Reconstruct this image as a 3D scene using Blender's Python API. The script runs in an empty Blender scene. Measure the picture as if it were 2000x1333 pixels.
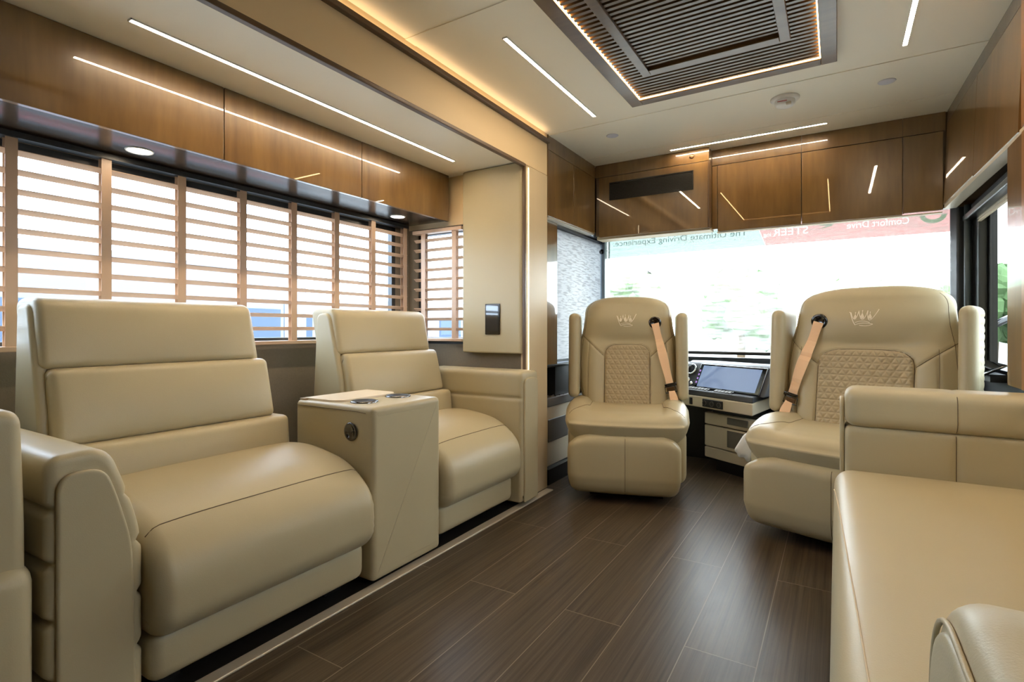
import bpy, math, random
import numpy as np
from mathutils import Matrix, Vector
from mathutils.bvhtree import BVHTree
random.seed(7)
C = bpy.context.scene
PI = math.pi

# ------------------------------------------------------------------ camera
cd = bpy.data.cameras.new('camera'); cam = bpy.data.objects.new('camera', cd)
C.collection.objects.link(cam); C.camera = cam
cam.location = (0, 0, .94)
cam.rotation_euler = (PI/2, 0, math.atan(635/1033))
cd.sensor_width = 36; cd.lens = 36*1033/2000; cd.shift_y = -24.5/2000
cd.clip_start = .02
# ------------------------------------------------------------------ world
w = bpy.data.worlds.new('sky'); C.world = w; w.use_nodes = True
bg = w.node_tree.nodes['Background']
bg.inputs['Color'].default_value = (.92, .96, 1, 1); bg.inputs['Strength'].default_value = 5.0
sun = bpy.data.lights.new('sun', 'SUN'); so = bpy.data.objects.new('sun', sun); C.collection.objects.link(so)
sun.energy = 3.0; sun.angle = .02; so.rotation_euler = (math.radians(28), math.radians(-14), 0)
C.view_settings.view_transform = 'Standard'; C.view_settings.look = 'None'
C.view_settings.exposure = 1.55; C.view_settings.gamma = 1; C.view_settings.use_curve_mapping = False
LED = 38.0
LEDCOL = (1.0, .77, .52)

# ------------------------------------------------------------------ materials
def srgb(r, g, b):
    f = lambda c: (c/255/12.92) if c/255 <= .04045 else ((c/255+.055)/1.055)**2.4
    return (f(r), f(g), f(b), 1)
def mat(name, col, rough=.5, metal=0, coat=0, spec=.5, bump=0, bscale=300, var=0, vscale=6, emit=0, trans=0):
    m = bpy.data.materials.new(name); m.use_nodes = True; nt = m.node_tree
    b = nt.nodes['Principled BSDF']
    b.inputs['Base Color'].default_value = col; b.inputs['Roughness'].default_value = rough
    b.inputs['Metallic'].default_value = metal; b.inputs['Coat Weight'].default_value = coat
    b.inputs['Coat Roughness'].default_value = .03; b.inputs['Specular IOR Level'].default_value = spec
    if emit: b.inputs['Emission Color'].default_value = col; b.inputs['Emission Strength'].default_value = emit
    tc = nt.nodes.new('ShaderNodeTexCoord')
    if bump:
        n = nt.nodes.new('ShaderNodeTexNoise'); n.inputs['Scale'].default_value = bscale; n.inputs['Detail'].default_value = 3
        bp = nt.nodes.new('ShaderNodeBump'); bp.inputs['Strength'].default_value = bump; bp.inputs['Distance'].default_value = .002
        nt.links.new(tc.outputs['Object'], n.inputs['Vector']); nt.links.new(n.outputs['Fac'], bp.inputs['Height'])
        nt.links.new(bp.outputs['Normal'], b.inputs['Normal'])
    if var:
        n = nt.nodes.new('ShaderNodeTexNoise'); n.inputs['Scale'].default_value = vscale; n.inputs['Detail'].default_value = 4
        mx = nt.nodes.new('ShaderNodeMixRGB')
        mx.inputs['Color1'].default_value = tuple(c*(1-var) for c in col[:3])+(1,)
        mx.inputs['Color2'].default_value = tuple(min(1, c*(1+var)) for c in col[:3])+(1,)
        nt.links.new(tc.outputs['Object'], n.inputs['Vector']); nt.links.new(n.outputs['Fac'], mx.inputs['Fac'])
        nt.links.new(mx.outputs['Color'], b.inputs['Base Color'])
    return m
M = {}
M['leather'] = mat('beige leather', srgb(183, 171, 138), .40, bump=.12, bscale=420, var=.03, spec=.45)
M['leather_shade'] = mat('beige perforated leather', srgb(182, 166, 132), .5, bump=.2, bscale=700, var=.03)
M['seam'] = mat('brown stitching', srgb(98, 84, 66), .8)
M['thread'] = mat('pale thread', srgb(236, 226, 205), .6)
M['ceiling'] = mat('warm white ceiling vinyl', srgb(242, 235, 216), .45, bump=.05, bscale=200)
M['cream'] = mat('cream wall vinyl', srgb(222, 198, 156), .5, bump=.08, bscale=500, var=.02)
M['pillar'] = mat('satin cream panel', srgb(206, 186, 150), .4)
M['fabric'] = mat('taupe woven wall covering', srgb(128, 116, 98), .8, bump=.4, bscale=260, var=.1, vscale=90)
M['black'] = mat('black plastic', srgb(24, 24, 25), .45)
M['gloss_black'] = mat('gloss black', srgb(9, 9, 11), .08, coat=1)
M['frame'] = mat('black window frame', srgb(30, 33, 36), .35)
M['bluegrey'] = mat('blue grey pillar cover', srgb(54, 64, 68), .6, bump=.2, bscale=400)
M['dash'] = mat('charcoal dash', srgb(72, 74, 80), .55, bump=.3, bscale=500)
M['dash_light'] = mat('stone dash plastic', srgb(196, 184, 162), .5, bump=.1, bscale=500)
M['grey'] = mat('grey recess plastic', srgb(98, 94, 90), .5)
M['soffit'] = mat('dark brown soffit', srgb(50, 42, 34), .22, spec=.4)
M['chrome'] = mat('chrome', (.8, .8, .8, 1), .12, metal=1)
M['dark_chrome'] = mat('dark chrome', (.22, .22, .23, 1), .15, metal=1)
M['bronze'] = mat('bronze metal', srgb(120, 92, 66), .3, metal=1)
M['white_plastic'] = mat('white plastic', srgb(232, 230, 224), .4)
M['red'] = mat('red mark', srgb(170, 50, 40), .5)
M['steel'] = mat('brushed floor trim', srgb(206, 196, 176), .35, metal=.35)
M['brown_trim'] = mat('bronze brown trim', srgb(92, 70, 48), .38)
M['table'] = mat('pale stone tray top', srgb(232, 220, 200), .3)
M['belt'] = mat('peach seat belt webbing', srgb(242, 202, 160), .7, bump=.5, bscale=600)
M['blind'] = mat('pale wood blind slat', srgb(198, 168, 142), .4, var=.04, vscale=20)
M['paper'] = mat('white cable cover', srgb(225, 228, 230), .7, bump=.3, bscale=120)
M['asphalt'] = mat('asphalt', srgb(120, 118, 114), .9, var=.1)
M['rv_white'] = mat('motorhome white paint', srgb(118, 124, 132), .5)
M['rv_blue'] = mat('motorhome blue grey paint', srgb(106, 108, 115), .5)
M['rv_red'] = mat('motorhome red stripe', srgb(190, 60, 60), .4)
M['rv_window'] = mat('motorhome window', srgb(52, 66, 84), .6)
M['rubber'] = mat('tyre rubber', srgb(40, 40, 42), .8)
M['bark'] = mat('bark', srgb(100, 84, 66), .9)
M['leaf'] = mat('foliage', srgb(78, 104, 62), .8, var=.35, vscale=1.5)
M['leaf2'] = mat('pale foliage', srgb(96, 120, 76), .8, var=.35, vscale=1.5)

def wood(name, c1, c2, axis='Z', coat=1.0, scale=1):
    m = mat(name, c1, .3, coat=coat); m.node_tree.nodes['Principled BSDF'].inputs['Coat IOR'].default_value = 1.7; nt = m.node_tree; b = nt.nodes['Principled BSDF']
    b.inputs['Coat Roughness'].default_value = .02
    tc = nt.nodes['Texture Coordinate'] if 'Texture Coordinate' in nt.nodes else nt.nodes.new('ShaderNodeTexCoord')
    mp = nt.nodes.new('ShaderNodeMapping'); s = {'Z': (5, 5, .8), 'Y': (5, .8, 5), 'X': (.8, 5, 5)}[axis]
    mp.inputs['Scale'].default_value = tuple(k*scale for k in s)
    n = nt.nodes.new('ShaderNodeTexNoise'); n.inputs['Scale'].default_value = 1.6; n.inputs['Detail'].default_value = 5; n.inputs['Distortion'].default_value = 1.2
    n2 = nt.nodes.new('ShaderNodeTexNoise'); n2.inputs['Scale'].default_value = 14; n2.inputs['Detail'].default_value = 3
    mx = nt.nodes.new('ShaderNodeMixRGB'); mx.inputs['Color1'].default_value = c1; mx.inputs['Color2'].default_value = c2
    ad = nt.nodes.new('ShaderNodeMath'); ad.operation = 'MULTIPLY_ADD'; ad.inputs[1].default_value = .35
    nt.links.new(tc.outputs['Object'], mp.inputs['Vector']); nt.links.new(mp.outputs['Vector'], n.inputs['Vector'])
    nt.links.new(mp.outputs['Vector'], n2.inputs['Vector'])
    nt.links.new(n2.outputs['Fac'], ad.inputs[0]); nt.links.new(n.outputs['Fac'], ad.inputs[2])
    r = nt.nodes.new('ShaderNodeValToRGB'); r.color_ramp.elements[0].position = .4; r.color_ramp.elements[1].position = .9
    nt.links.new(ad.outputs[0], r.inputs['Fac']); nt.links.new(r.outputs['Color'], mx.inputs['Fac'])
    nt.links.new(mx.outputs['Color'], b.inputs['Base Color'])
    return m
M['wood'] = wood('glossy brown veneer', srgb(90, 64, 32), srgb(128, 98, 54), scale=.6)
M['wood_lo'] = wood('dark brown veneer', srgb(76, 60, 42), srgb(104, 84, 60), coat=.6)
M['wood_orange'] = wood('orange-lit veneer edge', srgb(140, 92, 48), srgb(170, 118, 66), coat=.4)  # the orange light on the jamb edge is put into this veneer colour
M['grille'] = wood('dark walnut grille', srgb(90, 66, 38), srgb(112, 86, 54), axis='X', coat=.1)
M['tray_wood'] = wood('taupe wood tray', srgb(150, 126, 96), srgb(170, 146, 114), axis='X', coat=.2)

def floor_mat():
    m = mat('dark wood grain planks', srgb(90, 78, 66), .36, spec=.4); nt = m.node_tree; b = nt.nodes['Principled BSDF']
    L = nt.links.new; tc = nt.nodes.new('ShaderNodeTexCoord')
    sp = nt.nodes.new('ShaderNodeSeparateXYZ'); L(tc.outputs['Object'], sp.inputs[0])
    cb = nt.nodes.new('ShaderNodeCombineXYZ')
    a1 = nt.nodes.new('ShaderNodeMath'); a1.operation = 'ADD'; a1.inputs[1].default_value = 10.4
    a2 = nt.nodes.new('ShaderNodeMath'); a2.operation = 'ADD'; a2.inputs[1].default_value = 1.36+.195*20
    L(sp.outputs['Y'], a1.inputs[0]); L(sp.outputs['X'], a2.inputs[0]); L(a1.outputs[0], cb.inputs['X']); L(a2.outputs[0], cb.inputs['Y'])
    br = nt.nodes.new('ShaderNodeTexBrick'); L(cb.outputs[0], br.inputs['Vector'])
    br.inputs['Scale'].default_value = 1; br.inputs['Brick Width'].default_value = 1.2; br.inputs['Row Height'].default_value = .195
    br.inputs['Mortar Size'].default_value = .0016; br.inputs['Mortar Smooth'].default_value = .3; br.offset = .5; br.offset_frequency = 2; br.squash_frequency = 1; br.squash = 1
    br.inputs['Color1'].default_value = (.25, .25, .25, 1); br.inputs['Color2'].default_value = (.8, .8, .8, 1)
    mp = nt.nodes.new('ShaderNodeMapping'); mp.inputs['Scale'].default_value = (105, 1.5, 1); L(tc.outputs['Object'], mp.inputs['Vector'])
    av = nt.nodes.new('ShaderNodeVectorMath'); av.operation = 'ADD'
    ms = nt.nodes.new('ShaderNodeVectorMath'); ms.operation = 'SCALE'; ms.inputs['Scale'].default_value = 9
    L(br.outputs['Color'], ms.inputs[0]); L(mp.outputs['Vector'], av.inputs[0]); L(ms.outputs[0], av.inputs[1])
    n = nt.nodes.new('ShaderNodeTexNoise'); n.inputs['Scale'].default_value = 1; n.inputs['Detail'].default_value = 6; n.inputs['Roughness'].default_value = .65
    L(av.outputs[0], n.inputs['Vector'])
    r = nt.nodes.new('ShaderNodeValToRGB'); e = r.color_ramp.elements
    e[0].position = .3; e[0].color = srgb(50, 41, 31); e[1].position = .74; e[1].color = srgb(100, 86, 69)
    L(n.outputs['Fac'], r.inputs['Fac'])
    hm = nt.nodes.new('ShaderNodeMixRGB'); hm.blend_type = 'MULTIPLY'; hm.inputs['Fac'].default_value = .22
    L(r.outputs['Color'], hm.inputs['Color1']); L(br.outputs['Color'], hm.inputs['Color2'])
    mo = nt.nodes.new('ShaderNodeMixRGB'); mo.inputs['Color2'].default_value = srgb(132, 120, 104)
    L(br.outputs['Fac'], mo.inputs['Fac']); L(hm.outputs['Color'], mo.inputs['Color1']); L(mo.outputs['Color'], b.inputs['Base Color'])
    bp = nt.nodes.new('ShaderNodeBump'); bp.inputs['Strength'].default_value = .25; bp.inputs['Distance'].default_value = .002
    L(n.outputs['Fac'], bp.inputs['Height']); L(bp.outputs['Normal'], b.inputs['Normal'])
    return m
M['floor'] = floor_mat()

def emissive(name, col, s):
    m = bpy.data.materials.new(name); m.use_nodes = True; nt = m.node_tree
    b = nt.nodes['Principled BSDF']; b.inputs['Base Color'].default_value = (.8, .8, .8, 1)
    b.inputs['Emission Color'].default_value = (*col, 1); b.inputs['Emission Strength'].default_value = s
    return m
M['led'] = emissive('LED diffuser', LEDCOL, LED)
M['led_dim'] = emissive('amber LED tape', (1, .60, .26), 14)
M['led_cove'] = emissive('soft cove LED tape', (1, .70, .40), 2.2)
M['led_edge'] = emissive('edge LED tape', (1, .78, .5), 3.5)
M['puck'] = emissive('puck light lens', (1, .8, .56), 14)
M['screen'] = mat('daylit display glass', srgb(104, 120, 150), .12, coat=1, emit=.35)  # bluish colour and weak emission stand in for daylight falling on the screen
M['screen_small'] = mat('small dark display', srgb(20, 24, 34), .08, coat=1)

def glass_mat(name, tint, ior=1.3):
    m = bpy.data.materials.new(name); m.use_nodes = True; nt = m.node_tree; nt.nodes.clear()
    o = nt.nodes.new('ShaderNodeOutputMaterial'); t = nt.nodes.new('ShaderNodeBsdfTransparent'); t.inputs['Color'].default_value = tint
    g = nt.nodes.new('ShaderNodeBsdfGlossy'); g.inputs['Roughness'].default_value = .02
    mx = nt.nodes.new('ShaderNodeMixShader'); fr = nt.nodes.new('ShaderNodeFresnel'); fr.inputs['IOR'].default_value = ior
    ge = nt.nodes.new('ShaderNodeNewGeometry'); sb = nt.nodes.new('ShaderNodeMath'); sb.operation = 'SUBTRACT'; sb.inputs[0].default_value = 1
    ml = nt.nodes.new('ShaderNodeMath'); ml.operation = 'MULTIPLY'
    nt.links.new(ge.outputs['Backfacing'], sb.inputs[1]); nt.links.new(fr.outputs[0], ml.inputs[0]); nt.links.new(sb.outputs[0], ml.inputs[1])
    nt.links.new(ml.outputs[0], mx.inputs['Fac']); nt.links.new(t.outputs[0], mx.inputs[1]); nt.links.new(g.outputs[0], mx.inputs[2])
    nt.links.new(mx.outputs[0], o.inputs['Surface']); return m
M['glass'] = glass_mat('clear glass', (.93, .97, .98, 1))
M['tint'] = glass_mat('tinted glass', (.84, .92, 1.0, 1))
M['cab_glass'] = glass_mat('cab side glass', (.62, .66, .68, 1), 1.06)

def sheer(name, col, open_, contrast, sc, weave=0):
    """woven roller shade: part see-through, part translucent, with short wavy horizontal threads"""
    m = bpy.data.materials.new(name); m.use_nodes = True; nt = m.node_tree; nt.nodes.clear(); L = nt.links.new
    o = nt.nodes.new('ShaderNodeOutputMaterial'); t = nt.nodes.new('ShaderNodeBsdfTransparent')
    tl = nt.nodes.new('ShaderNodeBsdfTranslucent'); df = nt.nodes.new('ShaderNodeBsdfDiffuse')
    tl.inputs['Color'].default_value = col; df.inputs['Color'].default_value = col
    m1 = nt.nodes.new('ShaderNodeMixShader'); m1.inputs['Fac'].default_value = .35; L(tl.outputs[0], m1.inputs[1]); L(df.outputs[0], m1.inputs[2])
    tc = nt.nodes.new('ShaderNodeTexCoord'); mp = nt.nodes.new('ShaderNodeMapping'); mp.inputs['Scale'].default_value = (sc*.11, sc*.11, sc)
    n = nt.nodes.new('ShaderNodeTexNoise'); n.inputs['Scale'].default_value = 1; n.inputs['Detail'].default_value = 2; n.inputs['Distortion'].default_value = .4
    L(tc.outputs['Object'], mp.inputs['Vector']); L(mp.outputs['Vector'], n.inputs['Vector'])
    r = nt.nodes.new('ShaderNodeMapRange'); r.inputs['From Min'].default_value = .38; r.inputs['From Max'].default_value = .62
    r.inputs['To Min'].default_value = max(0, open_-contrast); r.inputs['To Max'].default_value = open_+contrast
    L(n.outputs['Fac'], r.inputs['Value'])
    if weave:      # thicker and thinner threads let more or less light through
        cm = nt.nodes.new('ShaderNodeMixRGB'); cm.inputs['Color1'].default_value = tuple(c*(1-weave) for c in col[:3])+(1,); cm.inputs['Color2'].default_value = tuple(min(1, c*(1+weave*.6)) for c in col[:3])+(1,)
        r3 = nt.nodes.new('ShaderNodeMapRange'); r3.inputs['From Min'].default_value = .40; r3.inputs['From Max'].default_value = .52
        L(n.outputs['Fac'], r3.inputs['Value']); L(r3.outputs[0], cm.inputs['Fac']); L(cm.outputs[0], tl.inputs['Color']); L(cm.outputs[0], df.inputs['Color'])
    m2 = nt.nodes.new('ShaderNodeMixShader'); L(r.outputs[0], m2.inputs['Fac']); L(m1.outputs[0], m2.inputs[1]); L(t.outputs[0], m2.inputs[2])
    L(m2.outputs[0], o.inputs['Surface']); return m
M['shade_side'] = sheer('woven white side shade', (.52, .51, .485, 1), .014, .010, 110, .16)
M['shade_front'] = sheer('fine sheer windshield shade', (.74, .78, .76, 1), .82, .12, 60)
def film(name, col, op):
    m = bpy.data.materials.new(name); m.use_nodes = True; nt = m.node_tree; nt.nodes.clear(); L = nt.links.new
    o = nt.nodes.new('ShaderNodeOutputMaterial'); t = nt.nodes.new('ShaderNodeBsdfTransparent'); t.inputs['Color'].default_value = col
    d = nt.nodes.new('ShaderNodeBsdfDiffuse'); d.inputs['Color'].default_value = col
    mx = nt.nodes.new('ShaderNodeMixShader'); mx.inputs['Fac'].default_value = op
    L(t.outputs[0], mx.inputs[1]); L(d.outputs[0], mx.inputs[2]); L(mx.outputs[0], o.inputs['Surface']); return m
M['film_green'] = film('pale green window film', (.285, .325, .31, 1), .04)
M['film_red'] = film('red window film', (.33, .235, .225, 1), .04)
M['film_dark'] = film('dark lettering film', (.42, .47, .47, 1), .06)
M['film_white'] = film('white lettering film', (.42, .42, .40, 1), .04)
M['film_logo'] = film('green logo film', (.55, .85, .7, 1), .06)

# ------------------------------------------------------------------ helpers
def link(o): C.collection.objects.link(o); return o
def tag(o, label=None, cat=None, group=None, kind=None):
    if label: o['label'] = label
    if cat: o['category'] = cat
    if group: o['group'] = group
    if kind: o['kind'] = kind
    return o
def thing(name, label, cat, loc=(0, 0, 0), rotz=0, group=None):
    o = link(bpy.data.objects.new(name, None)); o.location = loc; o.rotation_euler = (0, 0, rotz)
    o.empty_display_size = .1
    return tag(o, label, cat, group)
def wm(o):
    m = Matrix.LocRotScale(o.location, o.rotation_euler, o.scale)
    return wm(o.parent) @ m if o.parent else m
def part(name, geo, m, parent=None, smooth=False, world=True, bevel=0, bseg=3):
    """geo = (verts, faces). world=True: the verts are world coordinates"""
    v, f = geo
    if parent is not None and world:
        inv = np.array(wm(parent).inverted()); a = np.array(v, float)
        a = a @ inv[:3, :3].T + inv[:3, 3]; v = a.tolist()
    me = bpy.data.meshes.new(name); me.from_pydata([tuple(map(float, p)) for p in v], [], [tuple(q) for q in f])
    me.materials.append(m); me.validate(); me.update()
    import bmesh
    bm = bmesh.new(); bm.from_mesh(me); bmesh.ops.recalc_face_normals(bm, faces=bm.faces); bm.to_mesh(me); bm.free()
    o = link(bpy.data.objects.new(name, me))
    if parent is not None: o.parent = parent
    if smooth: me.polygons.foreach_set('use_smooth', [True]*len(me.polygons))
    if bevel:
        b = o.modifiers.new('bevel', 'BEVEL'); b.width = bevel; b.segments = bseg; b.limit_method = 'ANGLE'; b.angle_limit = .6
        me.polygons.foreach_set('use_smooth', [True]*len(me.polygons))
        wn = o.modifiers.new('wn', 'WEIGHTED_NORMAL'); wn.keep_sharp = False
    return o
def struct(name, geo, m, **k):
    o = part(name, geo, m, **k); o['kind'] = 'structure'; return o
def merge(*gs):
    V = []; F = []
    for v, f in gs:
        n = len(V); V += [tuple(p) for p in v]; F += [tuple(i+n for i in q) for q in f]
    return V, F
def box(x0, x1, y0, y1, z0, z1):
    v = [(x, y, z) for x in (x0, x1) for y in (y0, y1) for z in (z0, z1)]
    return v, [(0, 1, 3, 2), (4, 6, 7, 5), (0, 4, 5, 1), (2, 3, 7, 6), (0, 2, 6, 4), (1, 5, 7, 3)]
def xf(g, mtx):
    return [tuple(mtx @ Vector(p)) for p in g[0]], g[1]
def prism(poly, lo, hi, axis='Z'):
    """extrude 2D poly. axis Z: (x,y); axis Y: (x,z); axis X: (y,z)"""
    def mk(p, t): return {'Z': (p[0], p[1], t), 'Y': (p[0], t, p[1]), 'X': (t, p[0], p[1])}[axis]
    n = len(poly); v = [mk(p, lo) for p in poly]+[mk(p, hi) for p in poly]
    f = [tuple(range(n)), tuple(range(2*n-1, n-1, -1))]+[(i, (i+1) % n, n+(i+1) % n, n+i) for i in range(n)]
    return v, f
def fillet(pts, seg=6):
    """pts = (a, b, radius) -> rounded outline"""
    out = []; n = len(pts)
    for i in range(n):
        p = np.array(pts[i][:2], float); r = pts[i][2] if len(pts[i]) > 2 else 0
        a = np.array(pts[i-1][:2], float)-p; b = np.array(pts[(i+1) % n][:2], float)-p
        la, lb = np.linalg.norm(a), np.linalg.norm(b); r = min(r, la*.49, lb*.49)
        if r <= 1e-6: out.append(tuple(p)); continue
        pa = p+a/la*r; pb = p+b/lb*r
        for k in range(seg+1):
            t = k/seg; q = (1-t)**2*pa+2*t*(1-t)*p+t*t*pb; out.append(tuple(q))
    return out
def resample(poly, d):
    out = []; n = len(poly)
    for i in range(n):
        a = np.array(poly[i]); b = np.array(poly[(i+1) % n]); k = max(1, int(np.linalg.norm(b-a)/d))
        for j in range(k): out.append(tuple(a+(b-a)*j/k))
    return out
def loft(poly, lo, hi, axis='Y', r=.03, seg=5, nmid=2, fn=None):
    """extrude an outline with softly rounded ends (radius r)"""
    P = np.array(poly, float); n = len(P)
    area = .5*np.sum(P[:, 0]*np.roll(P[:, 1], -1)-np.roll(P[:, 0], -1)*P[:, 1])
    T = np.roll(P, -1, 0)-np.roll(P, 1, 0); T /= np.linalg.norm(T, axis=1)[:, None]+1e-9
    N = np.stack([T[:, 1], -T[:, 0]], 1)*(1 if area > 0 else -1)
    secs = []
    for k in range(seg+1):
        a = k/seg*PI/2; secs.append((lo+r*(1-math.cos(a)), r*(1-math.sin(a))))
    secs += [(lo+r+(hi-lo-2*r)*(j+1)/(nmid+1), 0) for j in range(nmid)]
    for k in range(seg, -1, -1):
        a = k/seg*PI/2; secs.append((hi-r*(1-math.cos(a)), r*(1-math.sin(a))))
    V = []
    for t, ins in secs:
        Q = P-N*ins
        for q in Q: V.append({'Z': (q[0], q[1], t), 'Y': (q[0], t, q[1]), 'X': (t, q[0], q[1])}[axis])
    F = []
    for s in range(len(secs)-1):
        for i in range(n): F.append((s*n+i, s*n+(i+1) % n, (s+1)*n+(i+1) % n, (s+1)*n+i))
    for s in (0, len(secs)-1):
        ring = list(range(s*n, (s+1)*n)); c = np.mean([V[i] for i in ring], axis=0); base = [V[i] for i in ring]
        for q in (.985, .95):
            st = len(V); V += [tuple(c+(np.array(p)-c)*q) for p in base]; new = list(range(st, st+n))
            for i in range(n): F.append((ring[i], ring[(i+1) % n], new[(i+1) % n], new[i]))
            ring = new
        F.append(tuple(ring))
    if fn is not None: V = fn(np.array(V, float)).tolist()
    return V, F
def softbox(x0, x1, y0, y1, z0, z1, r=.04, d=.03, fn=None):
    """rounded box with an even grid, for cushions"""
    lo = np.array([x0, y0, z0], float); hi = np.array([x1, y1, z1], float); r = min(r, *(hi-lo)*.499)
    def ticks(a, b):
        s = [a+r*(1-math.cos(k/4*PI/2))*1.0 for k in range(4)]
        m = max(1, int(round((b-a-2*r)/d)))
        mid = [a+r+(b-a-2*r)*k/m for k in range(m+1)]
        e = [b-r*(1-math.cos(k/4*PI/2)) for k in range(3, -1, -1)]
        return s+mid+e
    tk = [ticks(lo[i], hi[i]) for i in range(3)]; idx = {}; V = []; F = []
    def vid(i, j, k):
        key = (i, j, k)
        if key not in idx: idx[key] = len(V); V.append((tk[0][i], tk[1][j], tk[2][k]))
        return idx[key]
    nx, ny, nz = (len(t)-1 for t in tk)
    for i in range(nx):
        for j in range(ny):
            for k, fl in ((0, 1), (nz, 0)):
                q = (vid(i, j, k), vid(i, j+1, k), vid(i+1, j+1, k), vid(i+1, j, k)); F.append(q if fl else q[::-1])
    for i in range(nx):
        for k in range(nz):
            for j, fl in ((0, 1), (ny, 0)):
                q = (vid(i, j, k), vid(i+1, j, k), vid(i+1, j, k+1), vid(i, j, k+1)); F.append(q if fl else q[::-1])
    for j in range(ny):
        for k in range(nz):
            for i, fl in ((0, 1), (nx, 0)):
                q = (vid(i, j, k), vid(i, j, k+1), vid(i, j+1, k+1), vid(i, j+1, k)); F.append(q if fl else q[::-1])
    A = np.array(V); I = np.clip(A, lo+r, hi-r); D = A-I; L = np.linalg.norm(D, axis=1)
    # push towards sphere of radius r; keeps flat faces flat
    mxx = np.max(np.abs(D), axis=1); s = np.where(L > 1e-9, r/np.maximum(L, 1e-9), 1)
    A = np.where((L > 1e-9)[:, None], I+D*s[:, None], A)
    if fn is not None: A = fn(A)
    return A.tolist(), F
def tube(pts, r, seg=8, closed=False):
    P = [Vector(p) for p in pts]; n = len(P); V = []; F = []; up = Vector((0, 0, 1)); last = None
    for i, p in enumerate(P):
        if closed: t = P[(i+1) % n]-P[i-1]
        else: t = P[min(i+1, n-1)]-P[max(i-1, 0)]
        if t.length < 1e-9: t = Vector((0, 0, 1))
        t.normalize()
        a = last if last is not None else (t.orthogonal().normalized())
        a = (a-t*a.dot(t)); a = a.normalized() if a.length > 1e-6 else t.orthogonal().normalized(); last = a; b = t.cross(a)
        rr = r[i] if isinstance(r, (list, tuple)) else r
        for k in range(seg):
            q = 2*PI*k/seg; V.append(tuple(p+a*math.cos(q)*rr+b*math.sin(q)*rr))
    for i in range(n if closed else n-1):
        j = (i+1) % n
        for k in range(seg): F.append((i*seg+k, i*seg+(k+1) % seg, j*seg+(k+1) % seg, j*seg+k))
    if not closed: F += [tuple(range(seg-1, -1, -1)), tuple(range((n-1)*seg, n*seg))]
    return V, F
def lathe(prof, seg=32, closed=False):
    """profile (r, z) around Z"""
    V = []; F = []; n = len(prof)
    for k in range(seg):
        a = 2*PI*k/seg; V += [(r*math.cos(a), r*math.sin(a), z) for r, z in prof]
    for k in range(seg):
        for i in range(n-1 if not closed else n):
            j = (i+1) % n; k2 = (k+1) % seg
            F.append((k*n+i, k*n+j, k2*n+j, k2*n+i))
    return V, F
def at(g, x, y, z, rx=0, ry=0, rz=0):
    m = Matrix.Translation((x, y, z)) @ Matrix.Rotation(rz, 4, 'Z') @ Matrix.Rotation(ry, 4, 'Y') @ Matrix.Rotation(rx, 4, 'X')
    return xf(g, m)
def bvh(o):
    me = o.data; return BVHTree.FromPolygons([v.co.copy() for v in me.vertices], [tuple(p.vertices) for p in me.polygons])
def seam(o, pts, dirn, r=.0013, name='seam', m=None, parent=None, lift=.0004):
    """stitched seam lying on part o: cast pts (o's local coordinates) along dirn"""
    t = bvh(o); d = Vector(dirn).normalized(); out = []
    for p in pts:
        h = t.ray_cast(Vector(p), d)
        if h[0] is not None: out.append(tuple(h[0]+h[1]*lift))
    if len(out) < 2: return None
    s = part(name, tube(out, r, 6), m or M['seam'], parent or o, smooth=True, world=False)
    return s
def line(a, b, n=40): return [tuple(np.array(a)+(np.array(b)-np.array(a))*i/n) for i in range(n+1)]
def text_geo(s, size, depth=.0006, align='LEFT', shear=0):
    cu = bpy.data.curves.new('t', 'FONT'); cu.body = s; cu.size = size; cu.extrude = depth; cu.align_x = align; cu.shear = shear; cu.resolution_u = 3
    o = bpy.data.objects.new('t', cu); C.collection.objects.link(o)
    me = bpy.data.meshes.new_from_object(o.evaluated_get(bpy.context.evaluated_depsgraph_get()))
    g = ([tuple(v.co) for v in me.vertices], [tuple(p.vertices) for p in me.polygons])
    bpy.data.objects.remove(o); bpy.data.curves.remove(cu); bpy.data.meshes.remove(me); return g
G = lambda x, c, s: np.exp(-((x-c)/s)**2)

# ================================================================== structure
ZC = 2.09          # main ceiling
XF = -1.46         # slide fascia plane
ZS = 1.86          # slide ceiling
XW = -2.34         # slide outer wall
YE = 2.55          # slide end wall
YR = -2.6          # rear wall
struct('floor', box(-2.4, 1.3, YR, 4.2, -.06, 0), M['floor'])
struct('ceiling', box(XF-.05, .6, YR, 4.15, ZC, ZC+.05), M['ceiling'])
struct('ceiling_slide_left', box(XW-.05, XF-.031, YR, YE, ZS, ZS+.05), M['ceiling'])
struct('ceiling_slide_right', box(.6, 1.36, YR, 2.3, ZS, ZS+.05), M['ceiling'])
# flat battens over the ceiling panel joints
for i, (y0, y1) in enumerate(((1.565, 1.625), (2.79, 2.835), (3.325, 3.34))):
    struct('trim_%d' % (i+1), box(XF, .58, y0, y1, ZC-.003, ZC+.001), M['ceiling'], bevel=.001)
# fascia over the left slide opening and its trims
struct('wall_fascia_left', box(XF-.03, XF, YR, 2.77, 1.845, ZC), M['cream'])
struct('trim_4', box(XF-.02, XF+.022, YR, 2.77, 2.03, 2.052), M['brown_trim'], bevel=.003)
struct('trim_5', box(XF-.018, XF+.006, YR, 2.50, 1.828, 1.846), M['brown_trim'], bevel=.003)
struct('trim_6', box(XF-.012, XF+.004, 2.503, 2.516, .45, 1.846), M['brown_trim'], bevel=.003)
struct('wall_pillar', box(-1.66, XF, 2.56, 2.775, 0, 1.8445), M['pillar'], bevel=.004)
struct('trim_7', box(XF-.03, XF+.002, 2.52, 2.560, 0, 1.84), M['pillar'])
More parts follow.
